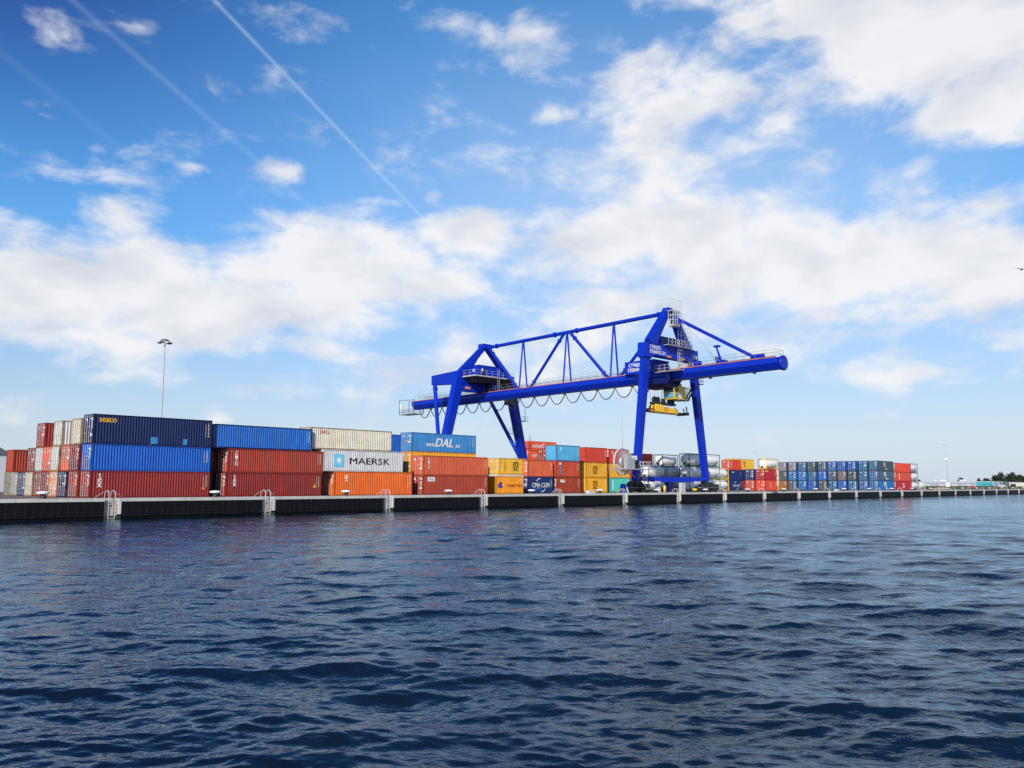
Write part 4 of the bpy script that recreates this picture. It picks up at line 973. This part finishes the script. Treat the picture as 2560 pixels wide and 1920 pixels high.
    m = MB(); m.beam((cx+.4, 73.9, 21.1), (cx+.2, 74.9, 24.2), .35, .35, .18, .18); m.box(cx-.2, cx+.6, 74.3, 75.2, 24.1, 24.4); m.prism([(cx-.6,21.0),(cx+1.0,21.0),(cx+.7,21.8),(cx-.3,21.8)], 73.1, 74.7); m.tube((cx-.2,74.7,22.2),(cx+.9,74.7,22.2),.3,10); put(m, 'service_jib', 'crane_blue')
    m = MB(); m.box(cx-.9, cx-.3, 77.4, 78.6, 21.0, 22.0); m.box(cx+.2, cx+.9, 70.2, 70.8, 21.0, 21.35); put(m, 'winch_box', 'crane_blue')
    # sheave house and platform on the portal beam
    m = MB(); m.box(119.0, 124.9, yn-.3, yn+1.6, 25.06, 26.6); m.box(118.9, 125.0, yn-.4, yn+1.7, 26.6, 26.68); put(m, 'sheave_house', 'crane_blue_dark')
    m = MB(); m.box(119.0, 126.3, yn-1.9, yn-.81, 25.06, 25.14); ph = put(m, 'portal_platform', 'galv_pale')
    m = MB(); railing(m, [(119.0,yn-1.85,25.14),(126.3,yn-1.85,25.14)], 1.1, 1.0, .035); railing(m, [(122.4,yn-1.5,25.14),(126.2,yn-1.5,25.14),(126.2,yn-.9,25.14)], 3.2, .9, .02, (1.1,2.1,3.2)); put(m, 'railing', 'galv_pale', ph)
    m = MB()
    for x in (122.6, 123.2): m.tube((x, yn-1.2, 20.4), (x, yn-1.2, 26.4), .05, 5)
    for k in range(15): m.tube((122.6, yn-1.2, 20.6+.38*k), (123.2, yn-1.2, 20.6+.38*k), .03, 5)
    for k in range(8): m.path([(122.55,yn-1.2,21.5+.6*k),(122.4,yn-1.9,21.5+.6*k),(123.4,yn-1.9,21.5+.6*k),(123.25,yn-1.2,21.5+.6*k)], .025, 4, caps=False)
    put(m, 'access_ladder', 'galv_pale')
    # --- trolley with its machinery house, cab and hoist
    m = MB(); m.box(cx-2.05, cx+2.4, 85.9, 92.2, 20.75, 22.95); m.box(cx-2.12, cx+2.47, 85.8, 92.3, 22.95, 23.03)
    for k in range(5): m.box(cx-2.07, cx-2.051, 86.3+k*1.35, 86.36+k*1.35, 20.9, 22.9)
    tr = put(m, 'trolley_house', 'crane_blue')
    t = MB(); yo = cx-2.09
    letters(t, 'CTVREDE -', 89.55, 22.35, .62, 3.5, y=yo, bold=.03, face='end'); letters(t, 'STEINWEG B.V.', 89.0, 21.5, .62, 5.0, y=yo, bold=.03, face='end'); letters(t, 'v', 90.2, 22.84, .18, y=yo, bold=.05, face='end')
    put(t, 'lettering', 'mark_white', tr)
    m = MB(); m.hexa([(cx-2.1,yn-.8,18.6),(cx+1.6,yn-.8,18.6),(cx+1.6,yn+5.2,18.6),(cx-2.1,yn+5.2,18.6),(cx-2.2,yn-1.6,19.6),(cx+1.6,yn-1.6,19.6),(cx+1.6,yn+6.2,19.6),(cx-2.2,yn+6.2,19.6)])
    for sx in (-2.0, 1.6):
        for yy in (yn-1.2, yn+5.2): m.box(cx+sx, cx+sx+.4, yy, yy+.7, 19.6, 21.5)
    m.hexa([(cx-1.6,yn-.2,18.0),(cx+1.6,yn-.2,18.0),(cx+1.6,yn+4.2,18.0),(cx-1.6,yn+4.2,18.0),(cx-2.6,yn-.8,18.6),(cx+1.6,yn-.8,18.6),(cx+1.6,yn+5.2,18.6),(cx-2.6,yn+5.2,18.6)])
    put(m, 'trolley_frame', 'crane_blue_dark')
    m = MB(); m.box(cx-2.6, cx-1.35, 80.2, 85.4, 20.55, 20.63); tp = put(m, 'trolley_stage', 'galv_pale')
    m = MB(); railing(m, [(cx-1.4,85.4,20.63),(cx-2.55,85.4,20.63),(cx-2.55,80.3,20.63),(cx-1.4,80.3,20.63)], 1.1, 1.1, .035); put(m, 'railing', 'galv_pale', tp)
    m = MB(); m.box(cx+1.4, cx+4.2, 81.0, 85.0, 21.2, 21.28); railing(m, [(cx+4.1,85.0,21.28),(cx+4.1,81.0,21.28),(cx+1.5,81.0,21.28)], 1.1, 1.0, .035); m.box(cx+1.6, cx+2.6, 82, 83.6, 21.3, 22.3); put(m, 'equipment_stage', 'galv_pale')
    # cab
    x0, x1, ya, yb, z0, z1 = cx+.55, cx+3.9, 83.6, 85.9, 16.15, 18.35
    m = MB(); m.hexa([(x0+.15,ya,z0),(x1,ya,z0),(x1,yb,z0),(x0+.15,yb,z0),(x0,ya,z1),(x1,ya,z1),(x1,yb,z1),(x0,yb,z1)]); m.box(x0-.1, x1+.1, ya-.1, yb+.1, z1, z1+.09); m.box(x0+.5, x1-.5, ya+.3, yb-.3, z1+.09, 19.0)
    cb = put(m, 'cab', 'yellow_paint')
    m = MB(); m.box(x0+.12, x0+1.25, ya-.03, ya-.004, z0+1.25, z1-.22); m.box(x0-.03, x0+.02, ya+.15, yb-.15, z0+1.2, z1-.2); put(m, 'window', 'glass', cb)
    m = MB(); m.hexa([(x0+.22,ya-.03,z0+.30),(x0+1.3,ya-.03,z0+.30),(x0+1.3,ya-.004,z0+.30),(x0+.22,ya-.004,z0+.30),(x0+.15,ya-.03,z0+1.12),(x0+1.3,ya-.03,z0+1.12),(x0+1.3,ya-.004,z0+1.12),(x0+.15,ya-.004,z0+1.12)]); m.box(x0+.02, x0+.08, ya+.2, yb-.2, z0+.2, z0+1.1); put(m, 'window', 'glass_cyan', cb)
    m = MB(); m.box(x0+1.5, x0+2.3, ya-.03, ya-.004, z0+.35, z0+1.1); put(m, 'side_panel', 'mark_white', cb)
    m = MB(); m.box(x1+.02, x1+1.3, ya-.1, yb, z0-.06, z0+.02); m.box(x0+1.2, x1, ya-.55, ya-.1, z0-.05, z0+.03)
    railing(m, [(x1+.05,ya-.05,z0),(x1+1.25,ya-.05,z0),(x1+1.25,yb,z0)], 2.2, .6, .04, (.55,1.1,2.2)); put(m, 'cab_stage', 'galv_pale', cb)
    m = MB(); m.beam((x1+1.3, ya+.4, z0-.1), (x1+4.4, ya+.4, z0+3.2), .12, .3); m.beam((x1+1.3, ya+1.1, z0-.1), (x1+4.4, ya+1.1, z0+3.2), .12, .3)
    for k in range(12): m.box(x1+1.4+k*.25, x1+1.65+k*.25, ya+.45, ya+1.05, z0+.02+k*.27, z0+.06+k*.27)
    for yy in (ya+.4, ya+1.1):
        m.tube((x1+1.3, yy, z0+.9), (x1+4.4, yy, z0+4.2), .03, 5)
        for k in range(5): m.tube((x1+1.4+k*.72, yy, z0+k*.78), (x1+1.4+k*.72, yy, z0+1.0+k*.78), .025, 5)
    m.box(x1+4.2, x1+5.6, ya-.3, ya+1.4, z0+3.15, z0+3.22); railing(m, [(x1+4.3,ya-.25,z0+3.22),(x1+5.5,ya-.25,z0+3.22),(x1+5.5,ya+1.4,z0+3.22)], 1.1, .6, .03)
    put(m, 'stairway', 'dark_steel')
    # landings up the landside legs
    for sgn in (1,):
        for z, side in ((6.2, -1), (9.3, 1), (12.4, -1), (15.2, 1)):
            f = (z-1.95)/22.35; x = cx+sgn*(12.9-5.85*f)+side*1.55
            m = MB(); m.box(x-.8, x+.8, yf-1.4, yf+.6, z-.07, z); railing(m, [(x-.75*side*-1,yf-1.35,z),(x+.75*side,yf-1.35,z),(x+.75*side,yf+.5,z)], 1.1, .8, .03)
            m.tube((x,yf-.9,z), (x+.2,yf-.9,z+3.0), .03, 4); m.tube((x+.4,yf-.9,z), (x+.6,yf-.9,z+3.0), .03, 4)
            put(m, 'leg_landing', 'dark_steel')
    m = MB(); m.lathe([(.7,-.5),(.75,0),(.7,.5)], 14, (cx+5.2, yf-2.6, 19.2), 'X'); m.box(cx+4.0, cx+6.2, yf-3.2, yf-1.8, 18.2, 19.6); put(m, 'cable_drum', 'dark_steel')
    # --- cable reel beside the waterside leg
    rx, ry, rz = 104.75, yn-2.7, 4.92
    m = MB(); n = 40
    for r_, w_ in ((2.05, .075),):
        m.path([(rx+r_*math.cos(2*math.pi*i/n), ry-.10, rz+r_*math.sin(2*math.pi*i/n)) for i in range(n+1)], w_, 6, caps=False)
        m.path([(rx+r_*math.cos(2*math.pi*i/n), ry+.10, rz+r_*math.sin(2*math.pi*i/n)) for i in range(n+1)], w_, 6, caps=False)
    rl = put(m, 'reel_rim', 'galv_pale')
    m = MB()
    for i in range(20):
        a = 2*math.pi*i/20
        for dy in (-.10, .10): m.beam((rx+.6*math.cos(a), ry, rz+.6*math.sin(a)), (rx+2.0*math.cos(a), ry+dy, rz+2.0*math.sin(a)), .07, .07)
    put(m, 'spokes', 'galv', rl)
    m = MB(); m.lathe([(.55,-.3),(.75,-.26),(.75,.26),(.55,.3)], 28, (rx, ry, rz), 'Y'); put(m, 'hub', 'galv', rl)
    m = MB(); px0, px1 = 103.9, 110.9
    m.box(px0, px1, yn-4.2, yn-1.1, 3.72, 3.86); rp = put(m, 'reel_platform', 'galv')
    m = MB(); railing(m, [(107.4,yn-4.15,3.86),(px1-.05,yn-4.15,3.86),(px1-.05,yn-1.2,3.86)], 1.2, .9, .045); m.beam((106.2,yn-1.6,3.7),(111.2,yn-.4,2.6),.12,.16); m.beam((109.2,yn-3.4,3.7),(111.6,yn-.5,2.3),.12,.16); put(m, 'railing', 'galv_pale', rp)
    m = MB(); m.box(104.25, 105.3, yn-4.1, yn-3.4, 3.87, 6.1); put(m, 'switch_cabinet', 'galv', rp)
    m = MB(); m.box(105.5, 106.2, yn-4.05, yn-3.4, 3.87, 5.5); put(m, 'switch_cabinet', 'galv', rp)
    m = MB(); m.box(106.4, 107.5, yn-4.0, yn-3.0, 3.87, 4.55); m.lathe([(.35,-.6),(.35,.6)], 12, (107.0, yn-3.5, 4.9), 'X'); put(m, 'drive_motor', 'dark_steel', rp)
    m = MB(); m.box(107.3, 109.1, yn-2.3, yn-1.5, 5.0, 5.95); put(m, 'control_box', 'mark_white', rp)
    m = MB()
    for x in (111.95, 112.75): m.beam((x, yn-1.2, 3.0), (x+.55, yn-1.6, .6), .12, .08)
    for k in range(9): m.box(111.98+k*.06, 112.75+k*.06, yn-1.55-k*.02, yn-1.15-k*.02, 2.85-k*.27, 2.89-k*.27)
    m.box(111.4, 115.2, yn-1.6, yn-.62, 2.98, 3.05); railing(m, [(110.9,yn-1.3,3.86),(111.9,yn-1.3,3.05)], 1.1, 1.0, .04); put(m, 'access_stair', 'galv_pale')
    # hoist ropes
    m = MB()
    for x in (cx-2.3, cx-1.1, cx+.9, cx+2.0):
        for y in (85.0, 86.6): m.tube((x, y, 15.9), (x, y, 17.6), .03, 4)
    put(m, 'hoist_ropes', 'cable')
    # --- the spreader hangs on the ropes: its own thing, laid along the quay
    sp = empty('container_spreader', (c*122.3+s*85.8, -s*122.3+c*85.8, 14.2), 'yellow and black container spreader hanging under the crane trolley', 'spreader', None, -th)
    m = MB(); m.box(-3.3, -.9, -.75, .75, -.35, .55); m.box(.9, 2.6, -.75, .75, -.35, .45); m.box(-3.3, 2.6, -.62, -.34, -.5, -.05); m.box(-3.3, 2.6, .34, .62, -.5, -.05); m.hexa([(-3.3,-.7,.55),(-.9,-.7,.55),(-.9,.7,.55),(-3.3,.7,.55),(-2.9,-.6,.95),(-1.3,-.6,.95),(-1.3,.6,.95),(-2.9,.6,.95)]); m.build('main_frame', 'yellow_paint', sp)
    for bb in ((-.85,.85,-.42,.62),(2.62,3.4,-.5,.35),(-4.6,-3.32,-.45,.15)):
        m = MB(); m.box(bb[0], bb[1], -.68, .68, bb[2], bb[3]); m.build('side_frame', 'amber_paint', sp)
    for sgn in (-1, 1):
        a = MB(); a.box(min(sgn*3.4, sgn*5.9), max(sgn*3.4, sgn*5.9), -.5, -.18, -.5, -.12); a.box(min(sgn*3.4, sgn*5.9), max(sgn*3.4, sgn*5.9), .18, .5, -.5, -.12); a.box(sgn*5.95-.16, sgn*5.95+.16, -1.2, 1.2, -.55, -.05)
        ar = a.build('telescopic_arm', 'dark_steel', sp)
        f = MB()
        for y in (-1.15, 1.15): f.beam((sgn*5.6,y,-.2), (sgn*5.2,y*1.05,.95), .28, .06); f.beam((sgn*4.7,y,-.2), (sgn*4.3,y*1.02,.55), .28, .06)
        f.build('corner_guide', 'dark_steel', ar)
    hb = MB(); hb.box(-3.4, 3.2, -.45, .45, 1.0, 1.35); hb.build('headblock', 'dark_steel', sp)
    for x in (-2.6, -1.7, 1.9, 2.6):
        k = MB(); k.lathe([(.54,-.2),(.60,-.12),(.60,.12),(.54,.2)], 18, (x, 0, 1.72), 'Y'); k.build('sheave', 'black_rubber', sp)
    k = MB(); k.hexa([(-.5,-.3,1.2),(.5,-.3,1.2),(.5,.3,1.2),(-.5,.3,1.2),(-.2,-.2,2.1),(.2,-.2,2.1),(.2,.2,2.1),(-.2,.2,2.1)]); k.build('cable_basket', 'dark_steel', sp)
build_crane()
# ------------------------------------------------------------------ light masts
def ring_mast(x, y, h, label, r=.16, ring=.5):
    root = empty('light_mast', (x,y,0), label, 'light mast', 'tall light masts over the yard')
    m = MB(); m.path([(0,0,0),(0,0,h*.5),(0,0,h)], [r, r*.8, r*.6], 12); m.build('pole', 'galv', root)
    m = MB(); n = 20; m.path([(ring*math.cos(2*math.pi*i/n), ring*math.sin(2*math.pi*i/n), h-.3) for i in range(n+1)], .06, 6, caps=False)
    for a in (0, 90, 180, 270): m.tube((0,0,h-.2), (ring*math.cos(R(a)), ring*math.sin(R(a)), h-.3), .05, 6)
    m.build('crown_ring', 'dark_steel', root)
    for a in (20, 140, 215, 320):
        l = MB(); ca, sa = math.cos(R(a)), math.sin(R(a)); p = Vector((ring*1.5*ca, ring*1.5*sa, h-.75))
        l.tube((ring*ca, ring*sa, h-.3), p+Vector((0,0,.25)), .04, 5); l.box(p.x-.26, p.x+.26, p.y-.2, p.y+.2, p.z-.05, p.z+.12); l.build('floodlight', 'dark_steel', root)
    return root
ring_mast(54.85, 120, 22.4, 'tall grey mast with a ring of floodlights behind the blue containers')
def arm_mast(x, y, h, label, arms, box=None):
    root = empty('light_mast', (x,y,0), label, 'light mast', 'tall light masts over the yard')
    m = MB(); m.path([(0,0,0),(0,0,h*.6),(0,0,h)], [.12,.08,.05], 10); m.build('pole', 'galv', root)
    for sx in arms:
        l = MB(); l.path([(0,0,h-.3),(sx*.3,-sx*.3,h+.15),(sx*.7,-sx*.7,h+.3)], .05, 6); l.beam((sx*.5,-sx*.5,h+.22),(sx*1.15,-sx*1.15,h+.45), .35, .12); l.build('lamp_arm', 'galv', root)
    if box:
        for z, w, hh in box:
            b = MB(); b.box(-w/2, w/2, -w/2, w/2, z, z+hh); b.build('equipment_box', 'mark_white', root)
arm_mast(196.3, 140, 25.2, 'thin tall mast standing behind the cable reel, seen under the crane girder', (1,-1))
arm_mast(297, 150, 13.6, 'thin mast with two short arms, behind the red and yellow containers', (1,-1))
arm_mast(352.5, 100, 16.6, 'slender lamp post with one arm and white boxes, alone at the far right', (-1,), [(.9,1.5,1.6),(11.2,.9,.7)])

# ------------------------------------------------------------------ buildings
def shed(name, x0, x1, y0, y1, h, wall, roof, label, cat='building', extras=None, pitch=0.0):
    o = empty(name, (x0,y0,0), label, cat, 'low industrial buildings'); org = (x0,y0,0)
    m = MB(); m.box(x0, x1, y0, y1, -.1, h); wl = m.build('wall', wall, o, org)
    m = MB()
    if pitch:
        ym = (y0+y1)/2; m.add([(x0-.3,y0-.3,h),(x1+.3,y0-.3,h),(x1+.3,ym,h+pitch),(x0-.3,ym,h+pitch),(x0-.3,y1+.3,h),(x1+.3,y1+.3,h)], [(0,1,2,3),(3,2,5,4),(0,3,4),(1,5,2)])
    else: m.box(x0-.15, x1+.15, y0-.15, y1+.15, h+.002, h+.22)
    rf = m.build('roof', roof, o, org)
    if extras: extras(o, org, wl, rf)
    return o
def ex_left(o, org, wl, rf):
    m = MB(); m.box(org[0]-.03, org[0]+30.02, org[1]-.03, org[1]-.004, 3.9, 6.0); m.build('upper_cladding', 'cladding_dark', o, org)
shed('warehouse', 12.0, 44.5, 150.0, 175.0, 5.9, 'cladding_light', 'roof_dark', 'dark roofed grey shed at the far left edge behind the containers', extras=lambda o, org, wl, rf: None, pitch=2.6)
def ex_wh(o, org, wl, rf):
    X = org[0]
    m = MB(); m.box(X-.06, X-.004, 134.5, 143.4, .3, 3.55); m.build('painted_wall', 'turquoise', o, org)
    m = MB(); m.box(X-.05, X-.004, 143.5, 185, 2.35, 2.6); m.build('window_band', 'cladding_dark', o, org)
    for y, w in ((150.5,3.6),(162.0,3.2),(167,1.2),(182.5,4.5)):
        m = MB(); m.box(X+6, X+9, y, y+w, 4.0, 4.9); m.build('roof_vent', 'cladding_light', rf, org)
    for y in (146.5,154,161.5,169,176.5):
        m = MB(); m.box(X-.05, X-.004, y, y+2.6, .1, 2.2); m.build('dock_door', 'cladding_light', wl, org)
shed('warehouse', 560.0, 610.0, 134.0, 187.0, 3.7, 'cladding', 'cladding_light', 'long low pale blue warehouse with a turquoise painted end', extras=ex_wh)
def ex_r(o, org, wl, rf):
    X = org[0]; m = MB(); m.box(X-.06, X-.004, 118.3, 121.0, 0, 2.3); m.build('door', 'opening', wl, org)
shed('garage', 540.0, 565.0, 86.0, 121.5, 3.0, 'wall_cream', 'cladding_light', 'cream flat roofed garage with a dark doorway at the far right', extras=ex_r)
shed('garage', 545.0, 560.0, 122.0, 127.5, 3.5, 'cladding_dark', 'roof_dark', 'small dark building beside the cream garage')

# ------------------------------------------------------------------ vehicles and small things on the right
def car(x, y, rz, paint_, label, L=4.4):
    o = empty('parked_car', (x,y,0), label, 'car', 'parked cars', rz)
    m = MB(); m.prism([(0,.35),(L,.35),(L,.85),(L*.97,1.0),(L*.74,1.05),(L*.60,1.5),(L*.25,1.52),(L*.06,1.08),(0,.95)], -.85, .85); m.build('body', paint_, o)
    for sy in (-.86, .84):
        m = MB(); m.add([(L*.13,sy,1.10),(L*.70,sy,1.08),(L*.59,sy,1.44),(L*.26,sy,1.46)], [(0,1,2,3)]); m.build('side_window', 'glass', o)
    for wx in (L*.19, L*.80):
        for sy in (-.8, .8):
            w = MB(); w.lathe([(.2,-.1),(.33,-.1),(.33,.1),(.2,.1)], 16, (wx, sy, .33), 'Y'); w.build('wheel', 'black_rubber', o)
car(505, 114.8, R(95), 'car_white', 'white car parked beyond the grass at the far right', 5.2)
car(470, 80.6+6, R(60), 'car_mint', 'mint green car parked at the right edge of the picture')
def trailer():
    o = empty('container_trailer', (269.4, 87.6, 0), 'dark blue empty container trailer with a yellow rear, right of the last white tank', 'trailer')
    m = MB()
    for y in (.75, 1.6): m.box(0, 12.2, y, y+.18, 1.05, 1.45)
    for k in range(8): m.box(.2+k*1.6, .4+k*1.6, .2, 2.3, 1.10, 1.30)
    m.box(0, .3, .05, 2.4, 1.0, 1.5); m.box(11.9, 12.2, .05, 2.4, 1.0, 1.5); m.box(4.0, 7.2, .08, .2, .55, 1.45); m.box(.3, 4, .08, .2, 1.0, 1.5)
    m.build('chassis', 'trailer_blue', o)
    m = MB(); m.box(10.4, 12.4, .3, 2.2, 1.46, 1.72); m.box(11.0, 11.9, .5, 1.8, 1.72, 2.0); m.build('rear_load', 'amber_paint', o)
    for wx in (8.2, 9.5, 10.8):
        for y in (.15, 2.0):
            w = MB(); w.lathe([(.3,-.17),(.52,-.17),(.54,0),(.52,.17),(.3,.17)], 18, (wx, y+.1, .54), 'Y'); w.build('wheel', 'black_rubber', o)
    m = MB(); m.box(2.2, 2.35, .5, .65, .05, 1.05); m.box(2.2, 2.35, 1.8, 1.95, .05, 1.05); m.build('landing_leg', 'galv', o)
trailer()
def fence():
    o = empty('yard_fence', (372, 92, 0), 'dark wire fence with a tall gate frame across the end of the yard', 'fence'); org = (372, 92, 0)
    m = MB()
    for k in range(16): y = 88+k*2.2; m.tube((372,y,0), (372,y,1.9), .05, 5)
    for z in (.6, 1.2, 1.85): m.tube((372,88,z), (372,121,z), .03, 4)
    m.build('mesh_panel', 'dark_steel', o, org)
    m = MB(); m.box(371.9, 372.1, 86.1, 86.4, 0, 2.8); m.box(371.9, 372.1, 87.5, 87.8, 0, 2.8); m.box(371.9, 372.1, 86.1, 87.8, 2.8, 2.95); m.box(371.93, 372.07, 86.9, 87.45, .1, 2.2); m.build('gate_frame', 'galv', o, org)
    m = MB(); m.tube((372,87.8,1.35), (372,70.5+17.4,1.35), .06, 5); m.tube((371.5,96,1.25), (371.5,118,1.25), .07, 5); m.build('barrier_bar', 'dark_steel', o, org)
fence()
def barrier(x, y, label):
    o = empty('road_barrier', (x,y,0), label, 'barrier', 'orange barriers at the end of the yard')
    m = MB(); m.box(-.06, .06, 0, 1.6, .35, .95); m.build('board', 'mark_red', o)
    m = MB()
    for yy in (.15, 1.4): m.box(-.3, .3, yy, yy+.08, 0, .34)
    m.build('foot', 'black_rubber', o)
barrier(352, 91.2, 'orange barrier lying at the foot of the lamp post, left one'); barrier(355, 91.0, 'orange barrier at the end of the yard, right one')
def heap(x, y, rx, ry, h, label):
    m = MB(); n, k = 18, 6; P = []; r = random.Random(int(x*7+y))
    for i in range(k+1):
        for j in range(n):
            a = 2*math.pi*j/n; f = i/k; q = 1+r.uniform(-.12,.12); P.append((x+rx*f*q*math.cos(a), y+ry*f*q*math.sin(a), max(0, h*(1-f**1.6)*(1+r.uniform(-.1,.1)))-(.02 if i == k else 0)))
    m.add(P, [(i*n+j, (i+1)*n+j, (i+1)*n+(j+1)%n, i*n+(j+1)%n) for i in range(k) for j in range(n)], True)
    tag(m.build('sand_heap', 'sand'), label, 'sand heap', 'sand heaps at the end of the yard')
heap(333, 97, 9, 3.2, .75, 'pale sand heap left of the lamp post'); heap(362, 99, 8, 3.0, .7, 'pale sand heap right of the lamp post')
def grass_strip():
    n = 90; m = 26; P = []; r = np.random.default_rng(4)
    bump = r.normal(0, 1, (m+1, n+1))
    for i in range(m+1):
        for j in range(n+1):
            x = 335+205*i/m; y = 83+62*j/n; edge = min(1, i/3, (m-i)/2, j/4, (n-j)/4); P.append((x, y, edge*max(0, .42+.14*bump[i,j])))
    mb = MB(); mb.add(P, [(i*(n+1)+j, (i+1)*(n+1)+j, (i+1)*(n+1)+j+1, i*(n+1)+j+1) for i in range(m) for j in range(n)], True)
    # upright tufts
    for _ in range(2600):
        x = r.uniform(340, 536); y = r.uniform(85, 142); h = r.uniform(.25, .75); w = r.uniform(.2, .6); a = r.uniform(0, 3.14); dx, dy = w*math.cos(a), w*math.sin(a)
        mb.add([(x-dx,y-dy,.25),(x+dx,y+dy,.25),(x+dx*.5,y+dy*.5,.4+h),(x-dx*.6,y-dy*.6,.35+h*.8)], [(0,1,2,3)])
    tag(mb.build('grass', 'grass'), 'rough green and brown grass beyond the end of the quay', None, kind='stuff')
grass_strip()

# ------------------------------------------------------------------ trees far off on the right
def tree_mesh(seed, h, wr, slim=False):
    r = np.random.default_rng(seed); m = MB(); tb = MB()
    tb.path([(0,0,0),(.05*h*.3,0,h*.3),(0,.03*h,h*.62)], [h*.035,h*.026,h*.012], 7)
    cl = []
    for k in range(7 if not slim else 4):
        a = r.uniform(0, 6.28); z = r.uniform(.25, .5)*h; e = Vector((math.cos(a)*wr*.7, math.sin(a)*wr*.7, z+h*r.uniform(.1,.3))); tb.path([(0,0,z*.8), tuple(e*.5+Vector((0,0,z*.5))), tuple(e)], [h*.014,h*.010,h*.005], 5)
    nb = 26 if not slim else 10
    for k in range(nb):
        a = r.uniform(0, 6.28); f = r.uniform(0, 1); z = h*(.22+.72*f); rad = wr*(math.sin(math.pi*min(.98, .18+.8*f))**.7)*(r.uniform(.25,.85) if not slim else .2)
        cl.append((Vector((rad*math.cos(a), rad*math.sin(a), z)), wr*r.uniform(.25,.48)*(1 if not slim else .8)))
    for cpos, cr in cl:
        for i in range(46):
            d = Vector(r.normal(0,1,3)); d.normalize(); p = cpos+d*cr*r.uniform(.55,1.08); s = .30+.22*r.random()
            t = Vector(r.normal(0,1,3)); t -= d*t.dot(d)*.6; t.normalize(); b = d.cross(t).normalized()*s*.8; t = t*s
            m.add([p-t, p+b*.8, p+t, p-b*.8], [(0,1,2,3)])
    return tb.mesh('trunk','bark'), m.mesh('crown')
TREES = [tree_mesh(1, 9.0, 3.6), tree_mesh(2, 7.5, 3.9), tree_mesh(5, 10.0, 3.3), tree_mesh(9, 7.0, 1.0, True)]
def tree(x, y, k, sc_, mat, label, group):
    o = empty('tree', (x,y,-.1), label, 'tree', group, random.uniform(0, 6.28)); o.scale = (sc_,)*3
    link('trunk', TREES[k][0], o); link('crown', TREES[k][1], o, mat)
# each tree of the wood, with the tall middle and the sloping left shoulder
W_ = [(147.0,.50),(144.6,.62),(142.2,.74),(139.8,.84),(137.4,.90),(135.2,.98),(133.0,1.06),(130.8,1.12),(128.6,1.18),(126.4,1.22),(124.2,1.22),(122.0,1.18),(119.8,1.16),(117.6,1.12),(115.4,1.10),(113.0,1.06),(110.6,1.02),(108.0,.98)]
for i, (y, s_) in enumerate(W_):
    tree(640+random.uniform(-8,8), (y+18.5)*640/640, i % 3, s_*.86, 'leaf' if i % 2 else 'leaf_dark', 'dark green tree in the far right wood, %s from its left end' % ORD[i], 'trees of the far wood')
    if i > 3: tree(622+random.uniform(-5,5), (y+17.2)*.97, (i+1) % 3, s_*.58, 'leaf' if i % 3 else 'leaf_dark', 'lower dark tree at the front edge of the far wood, %s from its left end' % ORD[i-4], 'trees of the far wood')
for k, y, s_, lab in ((0,171.5,.78,'round tree rising behind the warehouse roof, tallest of the little clump'),(1,175.0,.55,'small round tree at the left of the clump behind the warehouse'),(1,168.3,.55,'small round tree at the right of the clump behind the warehouse')):
    tree(640, y+2, k, s_, 'leaf_dark', lab, 'trees behind the warehouse')
for k, y, s_, lab in ((3,158.6,.92,'narrow dark conifer standing alone beside the wood'),(3,163.0,.75,'shorter narrow conifer left of the lone one'),(1,161.0,.40,'low bush between the two narrow conifers and the clump'),(2,200.5,.55,'small dark tree right of the row behind the long roof'),(1,204.5,.52,'middle small tree of the row behind the long roof'),(0,207.8,.48,'left small tree of the row behind the long roof')):
    tree(640, y, k, s_, 'leaf_dark', lab, 'trees behind the warehouse')

# ------------------------------------------------------------------ a gull in the sky
b = MB(); b.lathe([(.01,-.22),(.07,-.12),(.09,0),(.07,.12),(.02,.24)], 10, (0,0,0), 'Y'); b.lathe([(.01,.22),(.045,.27),(.03,.33),(.005,.38)], 8, (0,0,.02), 'Y')
for s_ in (-1, 1):
    b.add([(s_*.05,-.09,.03),(s_*.05,.11,.03),(s_*.38,.06,.17),(s_*.38,-.09,.16),(s_*.72,-.14,.06),(s_*.40,.05,.165)], [(0,1,2,3),(3,5,4)])
    b.add([(s_*.05,-.09,.045),(s_*.05,.11,.045),(s_*.38,.06,.185),(s_*.38,-.09,.175)], [(0,1,2,3)])
b.add([(-.05,-.2,0),(.05,-.2,0),(.09,-.36,.0),(-.09,-.36,.0)], [(0,1,2,3)])
g = b.build('seagull', 'feather'); g.location = (88.0, 17.64, 1.45+19.8); g.rotation_euler = (0,0,R(-68)); tag(g, 'small grey gull gliding in the sky at the right edge', 'bird')
